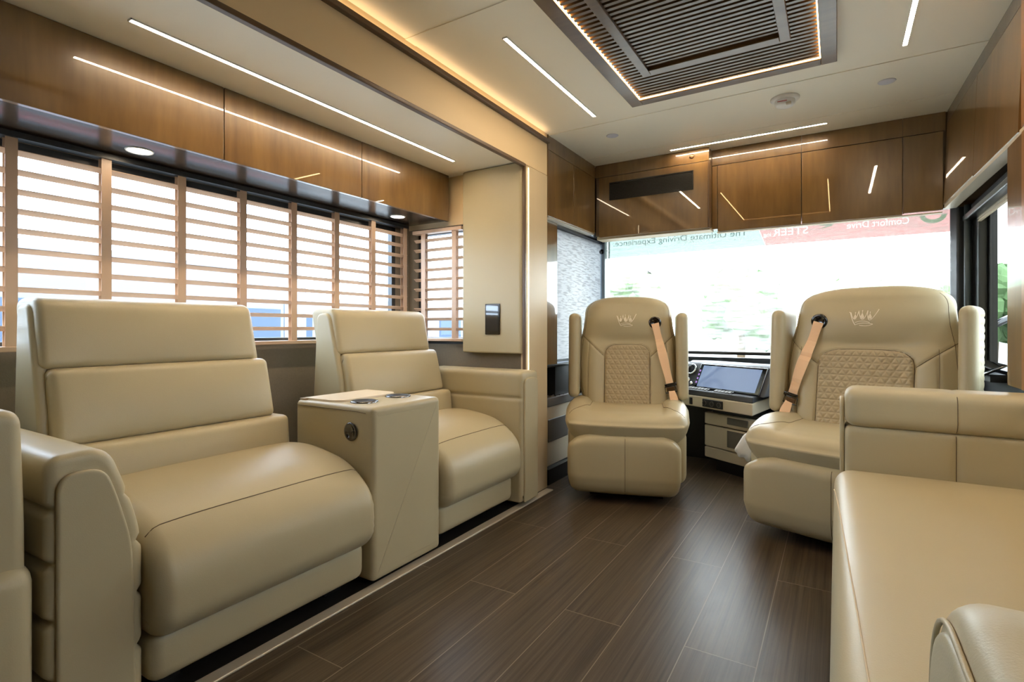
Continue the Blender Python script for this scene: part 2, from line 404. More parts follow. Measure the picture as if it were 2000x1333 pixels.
# left slide outer wall with window opening (y -.35..2.45, z .86..1.53)
WY0, WY1, WZ0, WZ1 = -.45, 2.42, .865, 1.565
struct('wall_left', merge(box(XW-.05, XW, YR, YE+.05, 0, WZ0), box(XW-.05, XW, YR, YE+.05, WZ1, ZS),
                          box(XW-.05, XW, YR, WY0, WZ0, WZ1), box(XW-.05, XW, WY1, YE+.05, WZ0, WZ1)), M['fabric'])
EX0, EX1 = -2.27, -1.84
struct('wall_slide_end', merge(box(XW, XF-.02, YE, YE+.05, 0, WZ0-.02), box(XW, EX0, YE, YE+.05, WZ0-.02, WZ1),
                               box(EX1, XF-.02, YE, YE+.05, WZ0-.02, WZ1)), M['fabric'])
struct('wall_slide_end_upper', box(XW, XF-.02, YE-.004, YE+.05, WZ1, ZS), M['cream'])
# front cab shell
XL = -1.60; XR = .64; YF = 4.05
struct('wall_front_left', merge(box(XL-.05, XL, 2.775, YF+.1, 0, .72), box(XL-.05, XL, 2.775, YF+.1, 1.62, ZC),
                                box(XL-.05, XL, 2.775, 3.02, .72, 1.62), box(XL-.05, XL, 3.92, YF+.1, .72, 1.62)), M['frame'])
struct('wall_front', merge(box(XL-.10, XR+.10, YF, YF+.05, 0, .70), box(XL-.10, XR+.10, YF, YF+.05, 1.72, ZC)), M['frame'])
struct('wall_right_front', merge(box(XR, XR+.015, 2.3, YF+.1, 0, .72), box(XR, XR+.015, 2.3, YF+.1, 1.56, ZC),
                                 box(XR, XR+.015, 2.3, 2.62, .72, 1.56), box(XR, XR+.015, 3.46, YF+.1, .72, 1.56)), M['frame'])
# right slide behind the sofa, rear of the coach
struct('wall_right', merge(box(1.30, 1.35, YR, 2.35, 0, 1.15), box(1.30, 1.35, YR, 2.35, 1.5, ZS),
                           box(1.30, 1.35, YR, .7, 1.15, 1.5), box(1.30, 1.35, 1.7, 2.35, 1.15, 1.5)), M['wood_lo'])
struct('wall_right_end', box(XR, 1.30, 2.3, 2.35, 0, ZS), M['cream'])
struct('wall_fascia_right', box(.56, .60, YR, 2.3, 1.845, ZC), M['cream'])
struct('wall_rear', box(-2.4, 1.36, YR-.05, YR, 0, ZC), M['wood_lo'])
# floor level edge strip of the slide
struct('trim_9', box(-1.445, -1.400, YR, 2.735, 0, .008), M['steel'], bevel=.003)
struct('trim_10', box(-2.3, -1.446, YR, 2.52, 0, .004), M['black'])  # black sheet standing in for the shaded gap under the recliners

# windows: frame + pane
def window(n, y0, y1, z0, z1, x, axis='X', d=.03, fw=.035, pane='tint', fm='frame', bars=()):
    o = struct('window_%d' % n, box(0, 0, 0, 0, 0, 0), M[fm]); bpy.data.objects.remove(o)
    def bx(a0, a1, b0, b1, c0, c1): return box(c0, c1, a0, a1, b0, b1) if axis == 'X' else box(a0, a1, c0, c1, b0, b1)
    gs = [bx(y0, y0+fw, z0, z1, x-d, x+.02), bx(y1-fw, y1, z0, z1, x-d, x+.02), bx(y0, y1, z0, z0+fw, x-d, x+.02), bx(y0, y1, z1-fw, z1, x-d, x+.02)]
    gs += [bx(b-.012, b+.012, z0, z1, x-d*.7, x+.01) for b in bars]
    fr = struct('window_%d' % n, merge(*gs), M[fm])
    p = part('pane', bx(y0+.01, y1-.01, z0+.01, z1-.01, x, x+.004), M[pane], fr, world=False)
    return fr
window(1, WY0, WY1, WZ0, WZ1, XW-.02, 'X', d=.012, fw=.03)
window(2, EX0, EX1, WZ0-.02, WZ1, YE+.03, 'Y', d=.02, fw=.04)
window(3, 3.02, 3.92, .72, 1.62, XL-.02, 'X', d=.01, fw=.02)
window(4, 2.62, 3.46, .72, 1.56, XR+.006, 'X', d=.008, fw=.03, pane='cab_glass')
window(5, .7, 1.7, 1.15, 1.5, 1.32, 'X', d=.02)
wsf = window(6, XL-.08, XR+.08, .70, 1.72, YF+.03, 'Y', d=.01, fw=.03, pane='glass')
# corner posts beside the windshield
struct('trim_11', prism(fillet([(-1.60, 3.85, 0), (-1.552, 3.84, .01), (-1.447, 3.645, .01), (-1.452, 3.668, .01), (-1.60, 4.04, .0)]), .5, 1.62), M['bluegrey'], smooth=False)
struct('trim_12', prism(fillet([(.64, 3.60, 0), (.54, 3.60, .01), (.515, 3.65, .01), (.575, 4.05, .01), (.64, 4.05, 0)]), .5, 1.72), M['frame'])
struct('trim_13', tube([(.575, 3.56, .72), (.575, 3.56, 1.58)], .016, 10), M['bluegrey'], smooth=True)

# ================================================================== furniture / fittings
# --- left slide overhead cabinets
CX = -1.99
dy = [-.914, -.228, .457, 1.143, 1.829, 2.513]
names = ['furthest left beyond the first window tape', 'just outside the left edge of view', 'holding the left end of the reflected light',
         'in the middle, between two door gaps', 'rightmost, against the cream end wall']
for i in range(5):
    c = thing('overhead_cabinet', 'glossy brown overhead cabinet above the big blind, '+names[i], 'cabinet', (CX, (dy[i]+dy[i+1])/2, 1.583), 0, 'overhead cabinets in the left slide')
    part('body', box(XW+.002, CX-.02, dy[i], dy[i+1], 1.600, ZS-.001), M['wood_lo'], c)
    part('door', box(CX-.02, CX, dy[i]+.002, dy[i+1]-.002, 1.583, 1.868-.009), M['wood'], c, bevel=.0015)
    part('soffit', box(XW+.002, CX-.021, dy[i], dy[i+1], 1.588, 1.5995), M['soffit'], c)
for y, t in ((.931, 'round recessed puck light under the cabinet near the first tall blind tape'), (2.26, 'round recessed puck light under the cabinet near the right end')):
    t = thing('puck_light', t, 'light', (-2.165, y, 1.588))
    part('ring', at(lathe([(.036, 0), (.042, -.004), (.045, 0), (.036, 0)], 32), 0, 0, 0), M['white_plastic'], t, smooth=True, world=False)
    part('lens', at(lathe([(0, -.003), (.036, -.002), (.036, 0), (0, 0)], 32), 0, 0, 0), M['puck'], t, smooth=True, world=False)

# --- wood blinds
def blind(name, label, cx0, cx1, plane, axis, tapes, ztop, zbot, zn, group):
    b = thing(name, label, 'blind', ((plane, (cx0+cx1)/2, zbot) if axis == 'Y' else ((cx0+cx1)/2, plane, zbot)), 0, group)
    def bx(a0, a1, c0, c1, z0, z1): return box(c0, c1, a0, a1, z0, z1) if axis == 'Y' else box(a0, a1, c0, c1, z0, z1)
    pitch = (ztop-zbot)/zn
    for k in range(1, zn):
        z = zbot+k*pitch
        g = bx(cx0, cx1, plane-.0130, plane+.0130, z-.0015, z+.0015)
        tilt = math.radians(-35)
        if axis == 'Y': mt = Matrix.Translation((plane, 0, z)) @ Matrix.Rotation(tilt, 4, 'Y') @ Matrix.Translation((-plane, 0, -z))
        else: mt = Matrix.Translation((0, plane, z)) @ Matrix.Rotation(tilt, 4, 'X') @ Matrix.Translation((0, -plane, -z))
        part('slat', xf(g, mt), M['blind'], b)
    for tp in tapes:
        part('tape', merge(bx(tp-.016, tp+.016, plane+(.0115 if axis == 'Y' else -.0125), plane+(.0125 if axis == 'Y' else -.0115), zbot, ztop),
                           bx(tp-.016, tp+.016, plane+(-.0125 if axis == 'Y' else .0115), plane+(-.0115 if axis == 'Y' else .0125), zbot, ztop)), M['blind'], b)
    part('bottom_rail', bx(cx0, cx1, plane-.02, plane+.02, zbot-.012, zbot+.006), M['blind'], b, bevel=.003)
    part('headrail', bx(cx0, cx1, plane-.024, plane+.022, ztop-.02, ztop), M['frame' if axis == 'Y' else 'blind'], b)
    return b
blind('wood_blind', 'wide pale wood slat blind across the long slide window', -.55, 2.475, -2.30, 'Y', [2.454-.263*k for k in range(12)], 1.583, .875, 11, None)
blind('wood_blind', 'narrow pale wood slat blind on the small end wall window', -2.262, -1.882, 2.515, 'X', [-2.185, -1.945], 1.545, .875, 11, None)

# --- long light bars
def led_bar(x0, x1, y0, y1, z, label):
    l = thing('light_bar', label, 'light', ((x0+x1)/2, (y0+y1)/2, z))
    part('diffuser', box(x0, x1, y0, y1, z-.004, z), M['led'], l)
    e = .003
    part('channel', merge(box(x0-e, x0, y0-e, y1+e, z-.005, z), box(x1, x1+e, y0-e, y1+e, z-.005, z), box(x0-e, x1+e, y0-e, y0, z-.005, z), box(x0-e, x1+e, y1, y1+e, z-.005, z)), M['white_plastic'], l)
led_bar(-1.797, -1.781, .745, 2.30, ZS, 'long bright light bar in the ceiling over the recliners')
led_bar(-1.125, -1.110, 1.765, 2.668, ZC, 'bright light bar in the ceiling left of the slatted vent')
led_bar(-.912, -.05, 3.426, 3.440, ZC, 'bright light bar running across the ceiling by the front cabinets')
led_bar(.226, .241, 1.765, 2.655, ZC, 'bright light bar in the ceiling right of the slatted vent')
led_bar(.86, .876, .3, 2.0, ZS, 'light bar in the ceiling over the sofa')
l = thing('light_strip', 'thin warm vertical light strip down the edge of the slide opening', 'light', (XF, 2.545, .7))
part('diffuser', box(XF-.001, XF+.004, 2.542, 2.547, .45, 1.83), M['led_edge'], l)
l = thing('light_strip', 'hidden warm light strip along the trim above the slide opening', 'light', (XF, 1, 2.05))
part('diffuser', box(XF+.003, XF+.013, YR+.1, 2.74, 2.0525, 2.056), M['led_cove'], l)

# --- slatted ceiling vent
v = thing('ceiling_vent', 'dark walnut slatted ceiling vent with an amber lit border', 'vent', (-.44, 1.9, ZC))
vx0, vx1, vy0, vy1 = -.885, .0, 1.15, 2.605
fw = .058; zt = ZC-.03
part('frame', merge(box(vx0, vx0+fw, vy0, vy1, zt, ZC), box(vx1-fw, vx1, vy0, vy1, zt, ZC), box(vx0+fw, vx1-fw, vy0, vy0+fw, zt, ZC), box(vx0+fw, vx1-fw, vy1-fw, vy1, zt, ZC)), M['grille'], v, bevel=.003)
ix0, ix1, iy0, iy1 = vx0+fw, vx1-fw, vy0+fw, vy1-fw
part('backing', box(ix0, ix1, iy0, iy1, ZC-.003, ZC-.0005), M['black'], v)
n = int((iy1-iy0)/.0285)
for k in range(n):
    y = iy0+(k+.5)*(iy1-iy0)/n
    part('slat', box(ix0+.004, ix1-.004, y-.0075, y+.0075, ZC-.022, ZC-.0032), M['grille'], v)
jx0, jx1, jy0, jy1, jw = -.735, -.152, 1.46, 2.30, .038
part('inner_frame', merge(box(jx0, jx0+jw, jy0, jy1, zt-.004, ZC-.02), box(jx1-jw, jx1, jy0, jy1, zt-.004, ZC-.02), box(jx0+jw, jx1-jw, jy0, jy0+jw, zt-.004, ZC-.02), box(jx0+jw, jx1-jw, jy1-jw, jy1, zt-.004, ZC-.02)), M['grille'], v, bevel=.003)
e = .004
part('light_tape', merge(box(ix0, ix0+e, iy0, iy1, ZC-.021, ZC-.014), box(ix1-e, ix1, iy0, iy1, ZC-.021, ZC-.014), box(ix0, ix1, iy1-e, iy1, ZC-.024, ZC-.010), box(ix0, ix1, iy0, iy0+e, ZC-.021, ZC-.014)), M['led_dim'], v)

# --- smoke detector and speakers
t = thing('smoke_detector', 'white round smoke detector on the ceiling behind the windshield cabinets', 'smoke detector', (-.222, 2.965, ZC))
part('base', lathe([(0, 0), (.066, 0), (.066, -.006), (.06, -.012), (.05, -.014), (0, -.014)], 40), M['white_plastic'], t, smooth=True, world=False)
part('cover', lathe([(.046, -.014), (.046, -.03), (.036, -.040), (.02, -.043), (0, -.043)], 40), M['white_plastic'], t, smooth=True, world=False)
part('red_line', box(-.03, .012, -.051, -.047, -.030, -.0275), M['red'], t, world=False)
part('test_tab', box(.008, .03, -.046, -.030, -.046, -.036), M['dash_light'], t, world=False)
for x, y, s in ((-1.142, 3.0, 'left'), (.197, 3.01, 'right')):
    t = thing('ceiling_speaker', 'small pale round ceiling speaker on the %s side of the cab' % s, 'speaker', (x, y, ZC))
    part('grille', lathe([(0, -.004), (.028, -.004), (.034, -.002), (.036, 0), (0, 0)], 32), mat('speaker cloth '+s, srgb(205, 206, 214), .7), t, smooth=True, world=False)

# --- end wall padded board with a touch panel
t = thing('padded_board', 'tall cream leather padded board on the slide end wall', 'wall panel')
pb = part('cover', loft(fillet([(-1.875, YE-.005, 0), (-1.875, 2.497, .006), (-1.47, 2.497, .10), (-1.465, YE-.005, 0)], 8), .80, ZS-.002, 'Z', r=.01, seg=3), M['leather'], t, smooth=False, bevel=.002)
t = thing('touch_panel', 'small black touch panel on the cream padded board', 'control panel', (-1.65, 2.497, .93))
part('body', box(-1.712, -1.612, 2.489, 2.4965, .905, 1.080), M['gloss_black'], t, bevel=.004)
part('display', box(-1.703, -1.621, 2.4875, 2.4888, .925, 1.066), M['screen_small'], t)

# --- armrest with puffed wrap
def arm_geo(outline, lo, hi, zc, segs, r=.02, amp=.012):
    def fn(A):
        g = sum(G(A[:, 2], s, .009) for s in segs)*(A[:, 2] > .1)
        A = A.copy(); c = np.mean([p[0] for p in outline]); A[:, 1] = A[:, 1]+(c-A[:, 1])*g*amp/.09
        return A
    return loft(resample(fillet(outline, 8), .006), lo, hi, 'X', r=r, seg=4, nmid=6, fn=fn)
def front_panel(outline, x, sgn, depth=.012):
    return loft(fillet(outline, 8), min(x, x+sgn*depth), max(x, x+sgn*depth), 'X', r=.006, seg=3, nmid=1)

# --- recliners
def back_cushions(t, y0_, y1_, par, lum):
    """three stacked pads leaning back; x decreases going up"""
    def slab(z0, z1, xb, lean, thick, nm, puff, y0, y1):
        cut = 0
        prof = fillet([(0, 0, .03), (thick, 0, .026), (thick+.003, (z1-z0), .045 if z1 > 1 else .024), (.0, (z1-z0), .045)], 8)
        prof = resample(prof, .02)
        def fn(A):
            A = A.copy(); y = (A[:, 1]-(y0+y1)/2)/((y1-y0)/2); z = A[:, 2]/(z1-z0)
            f = (A[:, 0] > thick*.5)
            A[:, 0] += f*puff*np.clip(1-y**4, 0, 1)*np.clip(1-(2*z-1)**2, 0, 1)
            X = A[:, 0]+xb-lean*A[:, 2]; A[:, 0] = X; A[:, 2] += z0
            return A
        return part(nm, loft(prof, y0, y1-cut, 'Y', r=.022, seg=5, nmid=14, fn=fn), M['leather'], par, smooth=True)
    a = slab(.40, .602, -1.99, .10, .17, 'lumbar_cushion', .022, lum[0], lum[1])
    b = slab(.600, .822, -2.050, .26, .18, 'back_cushion', .016, y0_+.012, y1_)
    c = slab(.820, 1.035, -2.118, .22, .17, 'headrest', .010, y0_, y1_-.028)
    return a, b, c
def recliner(label, y0, y1, by0, by1, seaty, lum):
    t = thing('recliner', label, 'recliner', (-1.8, (y0+y1)/2, 0), 0, None)
    back_cushions(t, by0, by1, t, lum)
    for ys, s in ((by0-.012, 1), (by1-.014, -1)):
        part('back_side', loft(resample(fillet([(-2.14, .42, .03), (-1.90, .42, .05), (-1.935, .70, .05), (-2.015, 1.015, .04), (-2.10, 1.01, .03), (-2.12, .7, .03)], 6), .02), min(ys, ys+s*.034), max(ys, ys+s*.034), 'Y', r=.012, seg=3, nmid=1), M['leather'], t, smooth=True)
    # seat with a deep rolled front
    pr = resample(fillet([(-2.0, .22, .03), (-2.0, .47, .04), (-1.72, .505, .10), (-1.50, .462, .16), (-1.375, .36, .14), (-1.375, .215, .06), (-1.42, .17, .03), (-1.60, .17, .03)], 8), .012)
    def fn(A):
        A = A.copy(); y = (A[:, 1]-(y0+y1)/2)/((y1-y0)/2)
        up = np.clip((A[:, 2]-.3)/.15, 0, 1); A[:, 2] += .012*up*np.clip(1-y**4, 0, 1)
        e = np.clip((np.abs(y)-.93)/.07, 0, 1); A[:, 0] += .003*e*np.sin(A[:, 2]*260)*(A[:, 0] > -1.5)*(A[:, 2] < .40)
        return A
    s = part('seat', loft(pr, seaty[0], seaty[1], 'Y', r=.045, seg=6, nmid=20, fn=fn), M['leather'], t, smooth=True)
    off = wm(t).translation
    seam(s, [(p[0]-off.x, p[1]-off.y, 1) for p in line((-1.47, seaty[0]+.012, 0), (-1.47, seaty[1]-.012, 0))], (0, 0, -1))
    part('footrest_base', softbox(-1.75, -1.432, seaty[0]+.008, seaty[1]-.010, .052, .185, .034, .05), M['leather'], t, smooth=True)
    part('foot', merge(box(-1.6, -1.52, seaty[0]+.05, seaty[0]+.12, .004, .046), box(-1.6, -1.52, seaty[1]-.12, seaty[1]-.05, .004, .046)), M['black'], t)
    return t
r1 = recliner('wide beige leather recliner in the foreground, left of the console', .62, 1.345, .585, 1.282, (.632, 1.345), (.60, 1.318))
r2 = recliner('beige leather recliner between the console and the cream pillar', 1.735, 2.36, 1.660, 2.325, (1.738, 2.354), (1.736, 2.345))

# arm of the near recliner: flared outline (y, z)
ol = [(.440, .03, .01), (.440, .66, .035), (.560, .668, .05), (.598, .56, .03), (.632, .44, .06), (.632, .03, .01)]
a = part('armrest', arm_geo(ol, -2.08, -1.445, .4, [.545, .425, .30, .17]), M['leather'], r1, smooth=True)
def arm_groove(A):
    return A
part('arm_panel', front_panel([(.458, .03, .01), (.458, .622, .05), (.548, .622, .05), (.572, .55, .04), (.603, .43, .05), (.612, .03, .01)], -1.447, 1, .014), M['leather'], r1, smooth=True)
# far arm
ol2 = [(2.362, .03, .01), (2.362, .50, .02), (2.362, .715, .03), (2.545, .715, .035), (2.545, .03, .01)]
part('armrest', arm_geo(ol2, -2.05, -1.395, .4, [.575], amp=.012), M['leather'], r2, smooth=True)
part('arm_panel', front_panel([(2.385, .03, .01), (2.385, .68, .04), (2.525, .68, .04), (2.525, .03, .01)], -1.397, 1, .012), M['leather'], r2, smooth=True)

# --- console between the recliners
t = thing('console', 'boxy beige leather console table between the two recliners', 'console', (-1.7, 1.54, 0))
cons = part('body', loft(resample(fillet([(1.352, .025, .022), (1.352, .655, .022), (1.730, .655, .022), (1.730, .025, .022)], 6), .03), -1.850, -1.415, 'X', r=.018, seg=4, nmid=4), M['leather'], t, smooth=True, bevel=.0)
part('wood_rim', prism(fillet([(-1.845, 1.365, .01), (-1.80, 1.365, .01), (-1.80, 1.715, .01), (-1.845, 1.715, .01)]), .654, .660), M['tray_wood'], t)
part('tray_top', prism(fillet([(-1.825, 1.375, .01), (-1.66, 1.375, .05), (-1.625, 1.405, .02), (-1.625, 1.675, .02), (-1.66, 1.705, .04), (-1.825, 1.705, .01)]), .655, .6625), M['table'], t)
part('seam', tube([(-1.84, 1.3505, .636), (-1.50, 1.3505, .636), (-1.45, 1.3515, .632)], .0014, 6), M['seam'], t)
for x, y in ((-1.562, 1.448), (-1.570, 1.640)):
    c = part('cup_holder', at(lathe([(.040, -.03), (.043, .0), (.046, .004), (.051, .0045), (.053, .001), (.053, -.002)], 36), x, y, .6565), M['dark_chrome'], t, smooth=True)
    part('well', at(lathe([(0, -.001), (.036, -.001), (.040, .001), (.044, .0045), (.041, .0045), (.036, .0005), (.0, .0005)], 30), x, y, .6565), M['black'], c, smooth=True, world=True)
u = part('socket', at(lathe([(0, 0), (.030, 0), (.034, .003), (.034, .006), (.026, .008), (.024, .005), (0, .005)], 36), -1.525, 1.351, .560, rx=PI/2), M['gloss_black'], t, smooth=True)
part('socket_mark', at(box(-.008, .008, -.001, .001, .0052, .006), -1.525, 1.351, .560, rx=PI/2), M['grey'], u)

# --- seat at the far left edge of the view
t = thing('armchair', 'greyish beige leather armchair cut off by the left edge of the view', 'armchair', (-1.8, .1, 0))
part('armrest', loft(resample(fillet([(.17, .03, .02), (.17, .775, .04), (.405, .772, .035), (.412, .55, .05), (.415, .03, .02)], 8), .02), -2.1, -1.445, 'X', r=.022, seg=5, nmid=5), M['leather'], t, smooth=True)
part('front_pad', softbox(-1.56, -1.425, -.35, .425, .03, .452, .045, .03), M['leather'], t, smooth=True)
part('seat', softbox(-2.0, -1.45, -.45, .17, .2, .48, .06, .05), M['leather'], t, smooth=True)
part('backrest', softbox(-2.2, -1.95, -.45, .40, .3, 1.0, .06, .05), M['leather'], t, smooth=True)

# --- captain chairs
def captain(label, loc, rotz, W, side, tag_w=1.0):
    """faces -y; side=+1 the belt leaves the yoke at viewer's right"""
    t = thing('captain_chair', label, 'chair', loc, rotz, None)
    P = lambda n, g, m, par=t, **k: part(n, g, m, par, world=False, **k)
    def ff(A):
        A = A.copy(); k = np.clip((A[:, 2]-.27)/.10, 0, 1); A[:, 0] *= 1-.05*k**2; A[:, 2] -= .040*k*np.clip((np.abs(A[:, 0])/W-.19)/.10, 0, 1)**1.3
        k = np.clip((.14-A[:, 2])/.09, 0, 1); A[:, 0] *= 1-.05*k; A[:, 1] += .02*k*(A[:, 1] < -.2)
        A[:, 1] -= .012*np.clip(1-(A[:, 0]/.3/W)**2, 0, 1)*(A[:, 1] < -.24)
        A[:, 1] += .004*G(A[:, 0], .0, .004)*(A[:, 1] < -.24)
        return A
    fh, fo = (.300, -.012) if W < 1.1 else (.318, 0)
    f = P('footrest', softbox(-fh*W+fo, fh*W+fo, -.32, -.20, .045, .372, .05, .012, ff), M['leather'], smooth=True)
    seam(f, line((0, -1, .07), (0, -1, .355)), (0, 1, 0), r=.0012)
    P('skirt', softbox(-.32*W, .32*W, -.235, .24, .10, .40, .05, .04), M['leather'], smooth=True)
    P('pedestal', merge(box(-.2, .2, -.15, .22, 0, .11)), M['black'])
    def fs(A):
        A = A.copy(); x = A[:, 0]/W; up = (A[:, 2] > .44)
        bol = .5*(1+np.tanh((np.abs(x)-.215)/.02)); back = np.clip((A[:, 1]+.30)/.25, 0, 1)
        A[:, 2] += up*(.032*bol*back-.006*G(np.abs(x), .205, .006)*back)
        fr = np.clip((-.05-A[:, 1])/.25, 0, 1); A[:, 2] -= up*.025*fr**2
        A[:, 0] *= 1-.09*fr**2*1
        A[:, 1] -= .03*np.clip(1-(x/.33)**2, 0, 1)*(A[:, 1] < -.2)
        low = np.clip((.42-A[:, 2])/.08, 0, 1); A[:, 0] *= 1-.06*low; A[:, 1] += .03*low*(A[:, 1] < -.1)
        return A
    s = P('seat', softbox(-.345*W, .345*W, -.30, .22, .315, .49, .066, .012, fs), M['leather'], smooth=True)
    for q in (-1, 1):
        pts = [(q*W*(.205+.10*max(0, (u-.55)/.45)**2), .16-u*.40, 1) for u in np.linspace(0, 1, 40)]
        seam(s, pts, (0, 0, -1), r=.0012)
    # backrest surface
    zb, zt_ = .43, 1.142
    def hw(z):
        a = np.interp(z, [.43, .50, .58, .72, .86, .95, 1.02], [.24, .272, .292, .306, .292, .275, .268])
        k = np.clip((z-1.02)/(zt_-1.02), 0, 1); return W*a*(1-k**2.8)**(1/2.8)*np.where(k > 0, 1, 1)
    nu, nv = 110, 150
    zz = zb+(zt_-zb)*np.sin(np.linspace(0, 1, nv)*PI/2)**.9; zz[-1] = zt_-.0004
    PW = .137*(1 if W < 1.1 else 1.42); PZ0, PZT = .45, .842
    def arch(x, z):   # <1 inside the quilted insert
        top = np.clip((z-(PZT-.085))/.085, 0, None)
        return np.maximum((np.abs(x)/PW)**4+top**2.6, np.abs(x)/PW)
    def surf(x, z, back=False):
        s_ = np.clip(np.abs(x)/np.maximum(hw(z), 1e-4), 0, 1); tt = np.clip((zt_-z)/.06, 0, 1)
        ed = (1-s_**5)**.5*(1-(1-tt)**2)**.5
        lean = .17*(z-.45)
        if back: return lean+.155+.055*ed
        xx = x/W
        y = -.075*ed
        low = 1/(1+np.exp((z-.86)/.03))
        y += -.028*low*G(np.abs(xx), .22, .065)*ed          # side bolsters
        y += -.028*G(z, .985, .085)*ed*(1-.5*(xx/.27)**2)    # head yoke
        y += .016*G(z, .865, .03)*G(xx, 0, .16)              # tuck above the insert
        ar = arch(x, z); y += .010*G(ar, 1.0, .07)*(z < PZT+.02)
        # seams from the arch shoulders to the sides
        ln = PZT-.075+(np.abs(x)-PW)*.95/W; y += .007*G(z, ln, .006)*(np.abs(x) > PW)
        y += .005*G(np.abs(xx), .235-.25*np.clip(z-.7, 0, 1)**2, .004)*(z < ln)
        return lean+y+.155
    V = []; F = []
    sg = np.linspace(-1, 1, nu)
    sg = np.sign(sg)*(1-(1-np.abs(sg))**1.25)
    for z in zz:
        x = sg*hw(z); y = surf(x, np.full_like(x, z)); V += list(zip(x, y, np.full_like(x, z)))
    for z in zz:
        x = sg*hw(z); y = surf(x, np.full_like(x, z), True); V += list(zip(x, y, np.full_like(x, z)))
    N = nu*nv
    for j in range(nv-1):
        for i in range(nu-1):
            a = j*nu+i; F.append((a, a+1, a+nu+1, a+nu)); F.append((N+a, N+a+nu, N+a+nu+1, N+a+1))
        for i in (0, nu-1):
            a = j*nu+i; F.append((a, a+nu, N+a+nu, N+a))
    for i in range(nu-1):
        F.append((i, i+1, N+i+1, N+i)); a = (nv-1)*nu+i; F.append((a, a+1, N+a+1, N+a))
    b = P('backrest', (V, F), M['leather'], smooth=True)
    # seams
    for q in (-1, 1):
        seam(b, [(q*xv*W, -1, PZT-.075+(xv-PW/W)*.95) for xv in np.linspace(PW/W+.003, .288, 40)], (0, 1, 0))
        seam(b, [(q*W*(.235-.25*max(0, z-.7)**2), -1, z) for z in np.linspace(.47, .85, 40)], (0, 1, 0), r=.0009)
    arc = []
    for k in range(61):
        u = -1+2*k/60; x = u*PW*.985
        z = PZT-.085+.085*max(0, 1-abs(u)**4)**(1/2.6); arc.append((x, -1, z))
    arc = [(-PW*.99, -1, z) for z in np.linspace(.47, .755, 20)]+arc+[(PW*.99, -1, z) for z in np.linspace(.755, .47, 20)]
    seam(b, arc, (0, 1, 0), r=.0014)
    # edge piping around the yoke
    pp = []
    for k in range(81):
        z0 = .47+(zt_-.03-.47)*min(1, k/40) if k <= 40 else .47+(zt_-.03-.47)*min(1, (80-k)/40)
        pp.append(((-1 if k <= 40 else 1)*hw(np.array(z0))*.93, -1, z0))
    seam(b, pp, (0, 1, 0), r=.0010)
    # quilted insert: triangular stitching
    nu2, nv2 = int(84*W), 112; V = []; F = []
    z2 = np.linspace(PZ0, PZT-.004, nv2)
    for z in z2:
        top = np.clip((z-(PZT-.085))/.085, 0, .9999); wv = PW*(1-top**2.6)**.25*.975
        x = np.linspace(-1, 1, nu2)*wv
        zz_ = np.full_like(x, z); y = surf(x, zz_)
        ar = np.clip(np.minimum((PW-np.abs(x))/.012, (PZT-z)/.014), 0, 1)
        p = .030
        def tri(u): 
            f_ = np.abs((u/p) % 1-.5)*2; return f_**7
        q = np.maximum.reduce([tri(z+0*x), tri((z*.5+x*.866)), tri((z*.5-x*.866))])
        y = y-.004-.009*ar+.007*q*ar
        V += list(zip(x, y, zz_))
    for j in range(nv2-1):
        for i in range(nu2-1): a = j*nu2+i; F.append((a, a+1, a+nu2+1, a+nu2))
    # close the rim back into the seat back
    N2 = len(V); V += [(x, y+.02, z) for x, y, z in V]
    F2 = [(N2+a, N2+d_, N2+c_, N2+b_) for a, b_, c_, d_ in F]
    rim = [j*nu2 for j in range(nv2)]+[(nv2-1)*nu2+i for i in range(1, nu2)]+[j*nu2+nu2-1 for j in range(nv2-2, -1, -1)]+[i for i in range(nu2-2, 0, -1)]
    F3 = [(rim[i], rim[(i+1) % len(rim)], N2+rim[(i+1) % len(rim)], N2+rim[i]) for i in range(len(rim))]
    P('quilted_insert', (V, F+F2+F3), M['leather_shade'], smooth=True)
    # raised armrests
    for q in (-1, 1):
        x0, x1 = (q*(.285*W+.002), q*(.285*W+.070)); x0, x1 = min(x0, x1), max(x0, x1)
        def fa(A):
            A = A.copy(); p = .034; yv, zv = A[:, 1], A[:, 2]
            tri = lambda u: (np.abs((u/p) % 1-.5)*2)**8
            qn = np.maximum.reduce([tri(zv), tri(zv*.5+yv*.866), tri(zv*.5-yv*.866)])
            outer = (A[:, 0]*q > max(abs(x0), abs(x1))-.006)
            inn = outer*(zv > .57)*(zv < 1.0)*(yv > .10)*(yv < .27)
            A[:, 0] -= q*.004*qn*inn; A[:, 1] += .06*(zv-.53)
            return A
        a_ = P('armrest', softbox(x0, x1, .06, .27, .515, 1.035, .032, .0085, fa), M['leather'], smooth=True)
        P('arm_hinge', at(lathe([(0, -.03), (.03, -.03), (.03, .03), (0, .03)], 20), q*.30*W, .19, .56, ry=PI/2), M['black'], a_)
    # seat belt: oval outlet, webbing, buckle
    bx_, bz_ = side*.165*(W**.9), .975
    fy = lambda x, z: float(surf(np.array([x]), np.array([z]))[0])
    hole = []
    y0 = fy(bx_, bz_)
    P('belt_outlet', at(lathe([(0, .002), (.020, .002), (.024, .007), (.034, .006), (.038, .0), (.036, -.006), (0, -.006)], 32), bx_, y0-.004, bz_, rx=PI/2+.05), M['gloss_black'], smooth=True)
    ex, ez = side*(.285*W), .45
